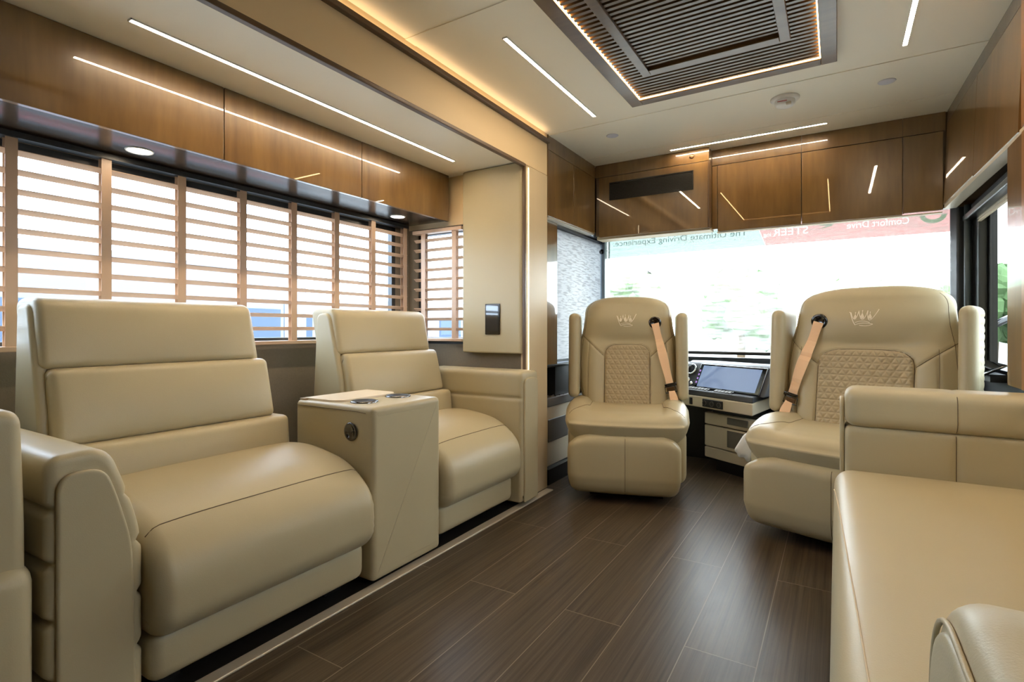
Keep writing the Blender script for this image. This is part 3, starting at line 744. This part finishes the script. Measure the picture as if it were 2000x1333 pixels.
    def ribbon(p, q, wd, y_off0, y_off1, n=20, tw=0):
        Vv = []; 
        for k in range(n+1):
            u = k/n; x = p[0]+(q[0]-p[0])*u; z = p[1]+(q[1]-p[1])*u
            nx, nz = (q[1]-p[1]), -(q[0]-p[0]); l_ = math.hypot(nx, nz); nx /= l_; nz /= l_
            ww = wd*(1-.12*math.sin(u*9))
            y = min(fy(x, z) if abs(x) < hw(np.array(z)) else 9, fy(bx_, z))-.006-(y_off0+(y_off1-y_off0)*u)-.01*math.sin(u*PI)
            Vv += [(x-nx*ww/2, y, z-nz*ww/2), (x+nx*ww/2, y-.002-tw*u, z+nz*ww/2), (x+nx*ww/2, y-.0005-tw*u, z+nz*ww/2), (x-nx*ww/2, y+.0015, z-nz*ww/2)]
        Ff = []
        for k in range(n):
            for i in range(4): Ff.append((k*4+i, k*4+(i+1) % 4, k*4+4+(i+1) % 4, k*4+4+i))
        return Vv, Ff+[(0, 1, 2, 3), (n*4+3, n*4+2, n*4+1, n*4)]
    mx_, mz = bx_+(ex-bx_)*.72, bz_+(ez-bz_)*.72
    P('belt', ribbon((bx_, bz_-.004), (mx_, mz), .046, .006, .02), M['belt'], smooth=False)
    P('belt_lower', ribbon((mx_, mz), (ex, ez+.02), .04, .02, .02, tw=.01), M['belt'])
    by = min(fy(mx_, mz), fy(bx_, mz))-.034; ang = math.atan2(ex-bx_, bz_-ez)
    bk = P('buckle', merge(at(softbox(-.034, .034, -.006, .006, -.010, .010, .005, .01), mx_, by, mz+.012, ry=-ang*1),
                            at(tube([(-.03, 0, .012), (.03, 0, .012), (.032, 0, -.022), (-.032, 0, -.022)], .004, 8, closed=True), mx_, by, mz-.010, ry=-ang)), M['gloss_black'], smooth=True)
    P('buckle_plate', at(softbox(-.022, .022, -.004, .004, -.012, .012, .003, .01), mx_, by, mz-.014, ry=-ang), M['bronze'], bk)
    # embroidered crown
    cs = .122/1.0; cxm, czm = (0 if side > 0 else 0)-.004, .99
    def cp(px, py): return (cxm+(px-.5)*cs, -1, czm-(py-.5)*cs*.62)
    tb = bvh(b); gs = []
    def strand(pts, r):
        out = []; r *= 1.6
        for (px, py) in pts:
            h_ = tb.ray_cast(Vector(cp(px, py)), Vector((0, 1, 0)))
            if h_[0]: out.append(tuple(h_[0]+Vector((0, -.0008, 0))))
        if len(out) > 1: gs.append(tube(out, r, 6))
    def quad(a, c, b_, n=12): return [tuple((1-u)**2*np.array(a)+2*u*(1-u)*np.array(c)+u*u*np.array(b_)) for u in np.linspace(0, 1, n+1)]
    strand(quad((.04, .16), (.10, .60), (.22, .95), 10), .0011)
    strand(quad((.06, .16), (.22, 1.05), (.32, .10), 14), .0010)
    strand(quad((.33, .12), (.46, 1.12), (.62, .10), 14), .0010)
    strand(quad((.62, .12), (.62, 1.22), (.97, .02), 16), .0010)
    strand(quad((.22, .80), (.45, .62), (.70, .80), 12), .0010)
    strand(quad((.22, .93), (.48, .74), (.80, .90), 12), .0011)
    strand(quad((.36, .96), (.60, 1.06), (.80, .90), 12), .0009)
    for bx2, bw, tp in ((.215, .05, .14), (.445, .075, .06), (.70, .07, .12)):
        strand([(bx2, tp), (bx2, tp+.12)], .0009)
        for k in range(-4, 5):
            strand([(bx2, tp+.15), (bx2+k/4*bw*.8, .46), (bx2+k/4*bw*.6, .56)], .0009)
    for dx, dz in ((.02, .14), (.33, .07), (.62, .07), (.97, .0), (.445, .04)): strand([(dx-.01, dz), (dx+.01, dz+.02)], .0014)
    if gs: P('crown_emblem', merge(*gs), M['thread'], b)
    return t
captain('beige captain chair at the far left of the cab, crown emblem, belt on its right', (-1.054, 3.0, 0), math.radians(18), 1.0, 1)
captain('wide beige captain chair on the right beside the sofa, belt on its left', (.070, 2.83, 0), math.radians(-16), 1.19, -1)

# --- sofa on the right
t = thing('sofa', 'beige leather sofa filling the lower right corner', 'sofa', (.4, 1.4, 0), math.radians(2.4))
def fs2(A):
    A = A.copy(); top = A[:, 2] > .35
    A[:, 2] += top*.014*np.sin(np.clip((A[:, 0]+.02)/.75, 0, 1)*PI)*np.clip((2.13-A[:, 1])/.2, 0, 1)
    A[:, 0] -= .006*np.sin(np.clip(A[:, 2]/.47, 0, 1)*PI)*(A[:, 0] < .1)
    return A
s = part('seat', softbox(-.006, .80, .72, 2.135, .10, .468, .05, .04, fs2), M['leather'], t, smooth=True)
R = wm(t).inverted()
seam(s, [tuple(R @ Vector(p)) for p in line((.040, .74, 1.2), (-.012, 2.11, 1.2), 60)], (0, 0, -1), r=.0016, m=mat('pale seam', srgb(214, 198, 168), .7))
part('plinth', box(.04, .8, .5, 2.25, .0, .11), M['black'], t)
def fa2(A):
    A = A.copy()
    A[:, 1] += .007*G(A[:, 0], .318, .006)*(A[:, 1] < 2.2)
    A[:, 2] -= .004*G(A[:, 0], .318, .006)*(A[:, 2] > .7)
    return A
aroll = part('arm_roll', softbox(.022, .80, 2.122, 2.285, .606, .738, .036, .0125, fa2), M['leather'], t, smooth=True)
fa_ = part('armrest', softbox(.022, .80, 2.135, 2.285, .08, .610, .022, .0125, fa2), M['leather'], t, smooth=True)
part('arm_front', loft(fillet([(2.152, .10, .02), (2.152, .70, .045), (2.270, .70, .045), (2.270, .10, .02)], 6), .008, .022, 'X', r=.005, seg=3, nmid=1), M['leather'], t, smooth=True)
seam(fa_, [tuple(R @ Vector(p)) for p in line((.333, 1.8, .30), (.333, 1.8, .60), 60)], (0, 1, 0), r=.001)
seam(aroll, [tuple(R @ Vector(p)) for p in line((.333, 1.8, .612), (.333, 1.8, .725), 60)], (0, 1, 0), r=.001)
part('backrest', softbox(.72, .98, .5, 2.2, .3, .95, .07, .06), M['leather'], t, smooth=True)
# near arm
def fn3(A):
    A = A.copy(); return A
na = part('armrest', loft(resample(fillet([(.20, .05, .03), (.20, .700, .07), (.700, .700, .13), (.740, .42, .10), (.735, .05, .03)], 10), .015), .086, .80, 'X', r=.032, seg=7, nmid=6), M['leather'], t, smooth=True)
part('arm_panel', loft(resample(fillet([(.222, .08, .03), (.222, .669, .06), (.688, .669, .12), (.716, .42, .08), (.716, .08, .03)], 10), .015), .081, .105, 'X', r=.008, seg=4, nmid=1), M['leather'], t, smooth=True)
ppts = []
for yv, zv in resample(fillet([(.215, .08, .03), (.215, .676, .06), (.694, .676, .12), (.722, .42, .08), (.722, .08, .03)], 10), .02): ppts.append((yv, zv))
part('piping', tube([(.085, a_, b_) for a_, b_ in ppts if b_ > .1], .0028, 8), M['leather'], t, smooth=True)

# --- cab overhead cabinets
# left side unit
t = thing('overhead_cabinet', 'glossy brown side cabinet above the driver side shade', 'cabinet', (XF, 3.1, 1.61))
part('body', box(XL+.002, XF-.012, 2.78, 3.86, 1.625, ZC-.001), M['wood_lo'], t)
part('top_rail', box(XF-.012, XF, 2.78, 3.495, 2.005, ZC-.001), M['wood'], t)
part('door', box(XF-.012, XF, 2.783, 3.142, 1.610, 2.002), M['wood'], t, bevel=.0015)
part('door', box(XF-.012, XF, 3.145, 3.495, 1.610, 2.002), M['wood'], t, bevel=.0015)
part('end_panel', box(XL+.002, XF+.004, 2.776, 2.782, 1.610, ZC-.001), M['wood'], t)
part('bottom_rail', box(XL+.02, XF-.005, 2.80, 3.49, 1.602, 1.6095), M['steel'], t)
# front left unit (proud)
t = thing('overhead_cabinet', 'glossy brown cabinet above the windshield holding the long black slot', 'cabinet', (-1.08, 3.5, 1.58))
part('body', box(XF+.001, -.69, 3.512, 3.645, 1.592, ZC-.001), M['wood_lo'], t)
part('door', box(XF+.03, -.697, 3.498, 3.512, 1.580, 2.000), M['wood'], t, bevel=.0015)
part('top_rail', box(XF+.001, -.690, 3.498, 3.512, 2.003, ZC-.001), M['wood'], t, bevel=.001)
part('edge_strip', box(-.696, -.688, 3.4985, 3.56, 1.580, 2.00), M['brown_trim'], t)
part('valance', box(XF+.002, -.69, 3.53, 3.645, 1.570, 1.5915), M['pillar'], t)
t = thing('vent_grille', 'long black slotted grille set in the left windshield cabinet', 'vent', (-1.07, 3.498, 1.83))
gz0, gz1, gx0, gx1 = 1.832, 1.955, -1.352, -.785
part('surround', merge(box(gx0, gx1, 3.492, 3.4975, gz0, gz0+.006), box(gx0, gx1, 3.492, 3.4975, gz1-.006, gz1), box(gx0, gx0+.006, 3.492, 3.4975, gz0, gz1), box(gx1-.006, gx1, 3.492, 3.4975, gz0, gz1)), M['black'], t)
part('mesh', merge(*[box(gx0+.006, gx1-.006, 3.4935, 3.4975, gz0+.008+k*.0058, gz0+.0125+k*.0058) for k in range(18)]), M['black'], t)
part('backing', box(gx0+.006, gx1-.006, 3.4965, 3.4978, gz0, gz1), M['gloss_black'], t)
t = thing('round_lock', 'small round bronze lock at the corner of the left windshield cabinet', 'lock', (-.795, 3.498, 2.045))
part('ring', at(lathe([(0, .004), (.008, .004), (.013, .003), (.015, 0), (0, 0)], 24), -.795, 3.498, 2.045, rx=PI/2), M['bronze'], t, smooth=True)
# front right units
FY = 3.585
for i, (x0, x1, lab) in enumerate(((-.655, -.182, 'glossy brown windshield cabinet in the middle, left of the last door gap'),
                                   (-.180, .305, 'glossy brown windshield cabinet on the right above the wide chair'))):
    t = thing('overhead_cabinet', lab, 'cabinet', ((x0+x1)/2, FY, 1.56))
    part('body', box(x0 if i else -.689, x1, FY+.012, 3.645, 1.58, ZC-.001), M['wood_lo'], t)
    part('door', box(x0+.002, x1-.001, FY-.004, FY+.012, 1.562, 1.985), M['wood'], t, bevel=.0015)
    part('top_rail', box(x0 if i else -.688, x1, FY, FY+.012, 1.99, ZC-.001), M['wood'], t)
    if not i: part('side_filler', box(-.688, x0-.001, FY, FY+.012, 1.58, 1.985), M['wood'], t)
t = thing('corner_cabinet', 'glossy brown fixed corner cabinet at the right of the windshield', 'cabinet', (.4, FY, 1.56))
part('body', box(.306, XR-.002, FY+.012, 3.645, 1.58, ZC-.001), M['wood_lo'], t)
part('panel', box(.309, .478, FY-.006, FY+.012, 1.570, 1.985), M['wood'], t, bevel=.0015)
part('top_rail', box(.306, .489, FY, FY+.012, 1.99, ZC-.001), M['wood'], t)
part('edge_strip', box(.305, .310, FY-.010, FY, 1.566, 1.985), M['brown_trim'], t)
struct('trim_14', box(-.66, .478, 3.60, 3.645, 1.557, 1.5625), M['pillar'])
# right side unit: face leans outward a little at the top
t = thing('overhead_cabinet', 'glossy brown side cabinet over the passenger window', 'cabinet', (.5, 2.95, 1.59))
def rc(y0, y1, z0, z1, th=.012, dx=0):
    fx = lambda y, z: .478+.030*(3.58-y)/1.2+.018*(z-1.6)/.49+dx
    v = []
    for y in (y0, y1):
        for z in (z0, z1):
            v += [(fx(y, z), y, z), (fx(y, z)+th, y, z)]
    return v, [(0, 1, 3, 2), (4, 6, 7, 5), (0, 2, 6, 4), (1, 5, 7, 3), (0, 4, 5, 1), (2, 3, 7, 6)]
part('body', merge(box(.53, XR-.002, 2.38, 3.575, 1.605, ZC-.001)), M['wood_lo'], t)
part('door', rc(2.962, 3.575, 1.595, 2.02), M['wood'], t)
part('door', rc(2.362, 2.958, 1.588, 2.02), M['wood'], t)
part('top_rail', rc(2.362, 3.575, 2.022, ZC-.001), M['wood_lo'], t)
part('bottom_rail', rc(2.30, 3.575, 1.572, 1.594, .05, dx=.004), M['steel'], t)
struct('trim_16', box(.515, .575, 2.285, 2.358, 1.60, ZC-.002), M['wood_orange'], bevel=.002)
t = thing('pilaster', 'tall glossy brown panel at the right edge beside the passenger window', 'pilaster', (.53, 2.4, .8))
part('panel', box(.505, .60, 2.30, 2.475, .742, 1.570), M['wood'], t, bevel=.003)
part('edge', box(.503, .60, 2.262, 2.299, .742, 1.570), M['wood_orange'], t, bevel=.002)
t = thing('pilaster', 'narrow glossy brown panel between the cream pillar and the driver side shade', 'pilaster', (-1.55, 2.9, .72))
part('panel', box(XL+.002, -1.50, 2.785, 2.985, .718, 1.600), M['wood'], t, bevel=.002)

# --- driver side shade
t = thing('roller_shade', 'white woven roller shade on the driver side window', 'shade', (-1.555, 3.4, .73))
part('fabric', box(-1.556, -1.5545, 2.99, 3.83, .735, 1.60), M['shade_side'], t)
part('cassette', box(-1.585, -1.515, 2.99, 3.83, 1.588, 1.602), M['black'], t)
part('bottom_bar', box(-1.562, -1.548, 2.99, 3.83, .722, .738), M['frame'], t)
t = thing('roller_shade', 'sheer shade pulled over the windshield', 'shade', (-.5, 3.656, .75))
part('fabric', box(-1.440, .512, 3.655, 3.6565, .780, 1.62), M['shade_front'], t)
part('bottom_bar', tube([(-1.440, 3.656, .780), (.512, 3.656, .780)], .011, 10), M['frame'], t, smooth=True)
t = thing('roller_shade', 'short pale folded shade at the top of the passenger window', 'shade', (.6, 3.3, 1.46))
part('fabric', merge(*[box(.60, .612, 2.65, 3.50, 1.475+k*.012, 1.483+k*.012) for k in range(5)]), M['dash_light'], t)
part('cassette', box(.585, .636, 2.62, 3.60, 1.535, 1.575), M['black'], t)
struct('trim_15', merge(box(.56, XR, 2.5, 3.75, 1.50, 1.53), box(.60, XR-.001, 3.47, 3.60, .72, 1.53)), M['frame'], bevel=.006)
t = thing('tension_knob', 'small black round shade knob on the left windshield post', 'knob', (-1.53, 3.925, 1.52))
part('knob', at(lathe([(0, .010), (.012, .010), (.018, .006), (.018, 0), (0, 0)], 24), -1.497, 3.715, 1.512, rx=PI/2-.0), M['gloss_black'], t, smooth=True)

# --- banner stuck outside the windshield, read from behind
t = thing('windshield_banner', 'reversed red and green banner lettering along the top of the windshield', 'banner', (-.5, YF+.06, 1.5))
BY = YF+.050; k = BY/4.0
zb0 = 1.512
part('green_field', prism([(-1.595, zb0), (-.43, zb0+.012), (-.50, 1.715), (-1.595, 1.715)], BY, BY+.001, 'Y'), M['film_green'], t)
red = part('red_field', prism([(-.428, zb0+.012), (.595, zb0+.012), (.595, 1.715), (-.498, 1.715)], BY, BY+.001, 'Y'), M['film_red'], t)
def mirrored(s, size, xr, z, m, nm, width=None, cut=None):
    V, F = text_geo(s, size, .0004); mx_ = max(p[0] for p in V); sc = (width/mx_) if width else 1
    if cut is not None:      # the letters are cut out of the coloured vinyl and filled with their own film
        import bmesh
        kp = part('cutter', ([(xr-p[0]*sc, BY+.0005+(p[2]*12), z+p[1]) for p in V], F), m, t)
        bm = bmesh.new(); bm.from_mesh(kp.data); bmesh.ops.remove_doubles(bm, verts=bm.verts, dist=1e-5); bmesh.ops.recalc_face_normals(bm, faces=bm.faces); bm.to_mesh(kp.data); bm.free()
        md = cut.modifiers.new('b', 'BOOLEAN'); md.object = kp; md.operation = 'DIFFERENCE'; md.solver = 'EXACT'
        me = bpy.data.meshes.new_from_object(cut.evaluated_get(bpy.context.evaluated_depsgraph_get()))
        cut.modifiers.clear(); old = cut.data
        if len(me.polygons) > 20: cut.data = me
        bpy.data.objects.remove(kp)
    return part(nm, ([(xr-p[0]*sc, BY+(.0005 if cut is not None else -.002)+p[2], z+p[1]) for p in V], F), m, t)
mirrored('The Ultimate Driving Experience.', .064, -.545, 1.606, M['film_dark'], 'lettering', width=1.005)
mirrored('STEER', .074, -.164, 1.584, M['film_white'], 'lettering', width=.218, cut=red)
mirrored('ing', .04, -.392, 1.586, M['film_white'], 'lettering', width=.05, cut=red)
mirrored('Comfort Drive', .062, .385, 1.594, M['film_white'], 'lettering', width=.33, cut=red)
part('swoosh', prism([(-.10, 1.605), (-.03, 1.62), (-.02, 1.635), (-.07, 1.65), (-.10, 1.63), (-.06, 1.625)], BY-.002, BY-.0015, 'Y'), M['film_logo'], t)
cgeo = [(.50+.065*math.cos(a), 1.635+.052*math.sin(a)) for a in np.linspace(PI, 2*PI, 24)]
part('round_logo', prism(cgeo+[(.50+.04*math.cos(a), 1.635+.028*math.sin(a)) for a in np.linspace(2*PI, PI, 24)], BY-.002, BY-.0015, 'Y'), M['film_logo'], t)

# --- dashboard
A0 = (-.864, 3.637, 0); ra = math.atan2(-.51478, .85732)
t = thing('dashboard', 'charcoal and stone dashboard with a wide screen between the two chairs', 'dashboard', A0, ra)
D = lambda n, g, m, par=t, **k: part(n, g, m, par, world=False, **k)
Ri = wm(t).inverted()
def loc(x, y): v_ = Ri @ Vector((x, y, 0)); return (v_.x, v_.y)
# lower stone band
band = [(-.12, .02), (-.02, .0), (.517, .0), loc(-.34, 3.90), loc(.45, 4.0), loc(.45, 4.04), loc(-1.45, 4.04), loc(-1.45, 3.75)]
D('stone_band', prism(band, .425, .498), M['dash_light'], bevel=.008)
up = [(-.14, .03), (-.02, .008), (.512, .008), loc(-.345, 3.91), loc(.45, 4.0), loc(.45, 4.03), loc(-1.45, 4.03), loc(-1.45, 3.76)]
D('upper_ledge', prism(up, .498, .535), M['dash'], bevel=.008)
# sloped face block holding the screen: profile (y, z) extruded along x
D('screen_housing', prism([(.075, .53), (.165, .70), (.20, .715), (.42, .705), (.42, .53)], -.14, .535, 'X'), M['dash'], bevel=.01)
D('dash_top', prism([loc(-1.5, 3.85), loc(-1.0, 3.82), loc(-.30, 3.72), loc(.0, 3.86), loc(.56, 3.9), loc(.56, 4.04), loc(-1.58, 4.04)], .52, .695), M['dash'], bevel=.02)
sl = math.atan2(.07, .135)
def facebox(x0, x1, s0, s1, d0, d1):   # box on the slanted face; s measured up the slope from z .53
    m_ = Matrix.Translation((0, .079, .535)) @ Matrix.Rotation(-sl, 4, 'X')
    return xf(box(x0, x1, -d1, -d0, s0, s1), m_)
D('screen_bezel', facebox(-.005, .505, .0, .180, .004, .014), M['gloss_black'], bevel=.006)
D('screen', facebox(.025, .475, .012, .165, .0141, .0155), M['screen'])
D('screen_side_keys', merge(*[facebox(.004, .014, .035+k*.028, .048+k*.028, .0141, .016) for k in range(4)]), mat('violet key glow', srgb(120, 90, 150), .4, emit=.6))
D('dial', at(lathe([(0, .018), (.012, .018), (.014, 0), (0, 0)], 24), -.022, .078, .562, rx=PI/2-sl), M['chrome'], smooth=True)
vt = D('air_vent', at(lathe([(.030, .010), (.038, .014), (.040, .004), (.040, 0), (.030, 0)], 32), -.075, .135, .655, rx=PI/2-sl), M['chrome'], smooth=True)
D('vent_core', at(lathe([(0, .004), (.031, .006), (.031, 0), (0, 0)], 32), -.075, .135, .655, rx=PI/2-sl), M['black'], vt, smooth=True)
D('small_button', at(lathe([(0, .008), (.014, .007), (.016, 0), (0, 0)], 24), -.075, .10, .585, rx=PI/2-sl), M['chrome'], smooth=True)
def tilt(g, x, y, z): return at(g, x, y, z, rx=.35)
k1 = D('switch_row', tilt(box(-.10, .10, -.018, .018, 0, .008), .055, .040, .534), M['black'])
for i in range(7): D('key', tilt(box(-.011, .009, -.012, .012, .008, .012), -.024+i*.0265, .040, .534), M['grey'], k1)
k2 = D('switch_row', tilt(box(-.07, .07, -.018, .018, 0, .008), .275, .036, .534), M['black'])
for i in range(5): D('key', tilt(box(-.011, .009, -.012, .012, .008, .012), .223+i*.0265, .036, .534), M['grey'], k2)
D('rocker_switch', box(.035, .058, -.008, .0, .438, .483), M['black'], bevel=.003)
hp = D('climate_panel', box(.145, .305, -.008, .0, .436, .486), M['black'], bevel=.004)
for i, x in enumerate((.165, .225, .28)):
    D('knob', at(lathe([(.013, 0), (.016, 0), (.016, .004), (.013, .004)], 24), x, -.008, .461, rx=PI/2), M['grey'], hp)
# drawers
dr = thing('drawer_unit', 'stone plastic drawer unit below the dashboard between the chairs', 'drawers', A0, ra)
E_ = lambda n, g, m, par=dr, **k: part(n, g, m, par, world=False, **k)
def rrect(x0, x1, y0, y1, r): return fillet([(x0, y0, r), (x1, y0, r), (x1, y1, r), (x0, y1, r)], 6)
E_('body', prism(rrect(.10, .52, .12, .40, .03), .115, .40), M['black'])
for z0, z1, nm in ((.310, .385, 'drawer'), (.165, .302, 'drawer')):
    q = E_(nm, prism(rrect(.07, .54, .085, .14, .035), z0, z1), M['dash_light'], bevel=.006)
    E_('handle_recess', box(.265, .42, .079, .087, z0+.022, z1-.010), M['grey'], q, bevel=.004)
E_('base_panel', prism(rrect(.07, .54, .085, .14, .035), .09, .158), M['dash_light'], bevel=.006)
E_('kick', box(.12, .5, .15, .38, 0, .116), M['black'])
# dark firewall below the dash
struct('wall_firewall', box(XL, XR, 3.99, 4.045, 0, .52), M['black'])
# steering wheel
t = thing('steering_wheel', 'steering wheel mostly hidden behind the left captain chair', 'steering wheel', (-1.12, 3.46, .50))
mt = Matrix.Translation((-1.10, 3.48, .70)) @ Matrix.Rotation(math.radians(48), 4, 'X')
part('rim', xf(tube([(.20*math.cos(a), .20*math.sin(a), 0) for a in np.linspace(0, 2*PI, 40, endpoint=False)], .014, 10, closed=True), mt), M['black'], t, smooth=True)
part('hub', xf(merge(lathe([(0, .01), (.05, .01), (.055, -.03), (0, -.03)], 24), box(-.19, .19, -.012, .012, -.01, .0), box(-.012, .012, -.19, 0, -.01, 0)), mt), M['black'], t)
part('column', xf(tube([(0, 0, -.03), (0, 0, -.16)], .035, 16), mt), M['black'], t)
# driver side console
t = thing('side_console', 'dark topped stone side console left of the driver seat', 'console', (-1.5, 3.2, 0))
part('cabinet', prism([(XL+.002, 2.79), (-1.508, 2.79), (-1.508, 3.62), (XL+.002, 3.62)], .09, .46), M['dash_light'], t, bevel=.01)
part('recess', box(-1.514, -1.504, 2.87, 3.15, .24, .38), M['grey'], t, bevel=.006)
part('recess', box(-1.55, -1.50, 2.784, 2.792, .24, .38), M['grey'], t)
part('ledge', box(XL+.002, -1.495, 2.785, 3.64, .46, .515), M['grey'], t, bevel=.006)
part('back_panel', box(XL+.002, -1.515, 2.985, 3.64, .515, .70), M['black'], t)
part('top', box(XL+.002, -1.498, 2.79, 3.66, .70, .716), M['frame'], t, bevel=.004)
part('end_panel', box(XL+.002, -1.502, 2.785, 2.81, .515, .70), M['bluegrey'], t)
part('switch_group', merge(*[box(-1.532+.018*(i % 2), -1.520+.018*(i % 2), 2.86+i*.03, 2.88+i*.03, .515, .522) for i in range(9)]), M['chrome'], t)
part('plinth', box(XL+.002, -1.47, 2.81, 3.6, 0, .092), M['black'], t)
# passenger tray screen
t = thing('tablet_tray', 'black glass tray screen standing at the passenger window', 'tablet', (.58, 3.2, .72))
part('glass', at(softbox(-.05, .05, -.22, .24, -.005, .005, .004, .05), .588, 3.30, .755, ry=math.radians(-30)), M['gloss_black'], t, smooth=True)
part('stand', box(.58, XR-.002, 3.12, 3.45, .70, .735), M['black'], t)
# thing behind chair 2: white ribbed sleeve
t = thing('cable_sleeve', 'small pale crumpled sleeve hanging beside the right chair in front of the drawers', 'sleeve', (-.47, 3.03, .2))
def fz(A):
    A = A.copy(); A[:, 2] += .006*np.sin(A[:, 0]*140)+.004*np.sin(A[:, 1]*200); return A
part('cloth', at(softbox(-.05, .05, -.03, .03, -.07, .06, .028, .008, fz), -.40, 3.05, .315, ry=.5), M['paper'], t, smooth=True)

# ================================================================== outside
struct('ground', box(-90, 90, -60, 120, -1.12, -1.1), M['asphalt'])
def tree(x, y, h_, r, m, label, seed):
    rnd = random.Random(seed)
    t = thing('tree', label, 'tree', (x, y, -1.1), 0, 'trees beyond the windshield')
    part('trunk', tube([(x, y, -1.1), (x+.1, y, h_*.35-1.1), (x-.05, y+.1, h_*.7-1.1)], [.22, .17, .08], 10), M['bark'], t, smooth=True)
    gs = []
    for k_ in range(26):
        a, b_ = rnd.random()*2*PI, rnd.uniform(-.6, 1)
        rr = r*rnd.uniform(.25, .48); q = r*.62*math.sqrt(max(0, 1-b_*b_*.7))
        c_ = (x+q*math.cos(a), y+q*math.sin(a), h_*.66-1.1+b_*r*.6)
        n1, n2 = 9, 7; V = []; F = []
        for i in range(n2+1):
            for j in range(n1):
                th_, ph = PI*i/n2, 2*PI*j/n1; d_ = rr*rnd.uniform(.8, 1.15)
                V.append((c_[0]+d_*math.sin(th_)*math.cos(ph), c_[1]+d_*math.sin(th_)*math.sin(ph), c_[2]+d_*math.cos(th_)))
        for i in range(n2):
            for j in range(n1): F.append((i*n1+j, i*n1+(j+1) % n1, (i+1)*n1+(j+1) % n1, (i+1)*n1+j))
        gs.append((V, F))
    part('crown', merge(*gs), m, t)
tr = [(-9.5, 27, 4.8, 2.3), (-4.2, 29, 4.2, 2.2), (.8, 26, 3.8, 1.9), (5.6, 30, 4.2, 2.2), (12, 38, 4.0, 2.2), (-15, 29, 4.6, 2.3), (12.5, 24, 4.6, 2.2)]
tl = ['leafy tree furthest left but one through the windshield', 'leafy tree seen just right of the left chair', 'small low tree in the middle of the windshield',
      'leafy tree behind the right chair', 'leafy tree hidden behind the wide chair back', 'leafy tree furthest left outside the windshield', 'leafy tree seen through the passenger window']
for i, (x, y, h_, r) in enumerate(tr): tree(x, y, h_, r, M['leaf' if i % 2 else 'leaf2'], tl[i], i+3)
def motorhome(x, y, L_, h_, label, body, rz=0, stripe='rv_red'):
    t = thing('motorhome', label, 'motorhome', (x, y, -1.1), rz, 'motorhomes parked outside the left window')
    Q = lambda n, g, m, par=t, **k: part(n, g, m, par, world=False, **k)
    Q('body', prism(fillet([(-L_/2, .5, .1), (L_/2, .5, .2), (L_/2-.1, h_*.55, .3), (L_/2-.6, h_, .4), (-L_/2, h_, .25)], 6), -1.25, 1.25, 'Y'), M[body])
    Q('stripe', box(-L_/2+.1, L_/2-.15, -1.262, 1.262, .95, 1.15), M[stripe])
    for k_ in range(4):
        w_ = Q('window', box(-L_/2+.7+k_*L_/4.6, -L_/2+1.7+k_*L_/4.6, 1.25, 1.268, 1.7, 2.4), M['rv_window'])
    Q('door', box(-L_/2+.15, -L_/2+.6, 1.25, 1.265, .7, 2.5), M['rv_blue'])
    for xx in (-L_*.3, L_*.33):
        for yy in (-1.05, 1.05): Q('wheel', at(lathe([(0, -.14), (.2, -.14), (.45, -.14), (.48, -.08), (.48, .08), (.45, .14), (.2, .14), (0, .14)], 24), xx, yy, .48, rx=PI/2), M['rubber'], smooth=True)
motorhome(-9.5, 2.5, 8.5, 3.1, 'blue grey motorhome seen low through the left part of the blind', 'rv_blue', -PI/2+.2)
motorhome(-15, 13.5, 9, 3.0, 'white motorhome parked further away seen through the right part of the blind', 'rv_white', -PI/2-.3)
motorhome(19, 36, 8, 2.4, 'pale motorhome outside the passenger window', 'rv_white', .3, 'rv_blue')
# wing mirror outside the passenger window
t = thing('wing_mirror', 'black wing mirror arm outside the passenger window', 'mirror', (.95, 3.9, .95))
part('arm', tube([(.70, 3.75, .95), (.80, 3.85, 1.0), (.92, 3.9, 1.0), (.97, 3.92, .95)], .018, 10), M['gloss_black'], t, smooth=True)
part('housing', softbox(.90, 1.06, 3.88, 3.97, .93, 1.16, .04, .03), M['gloss_black'], t, smooth=True)
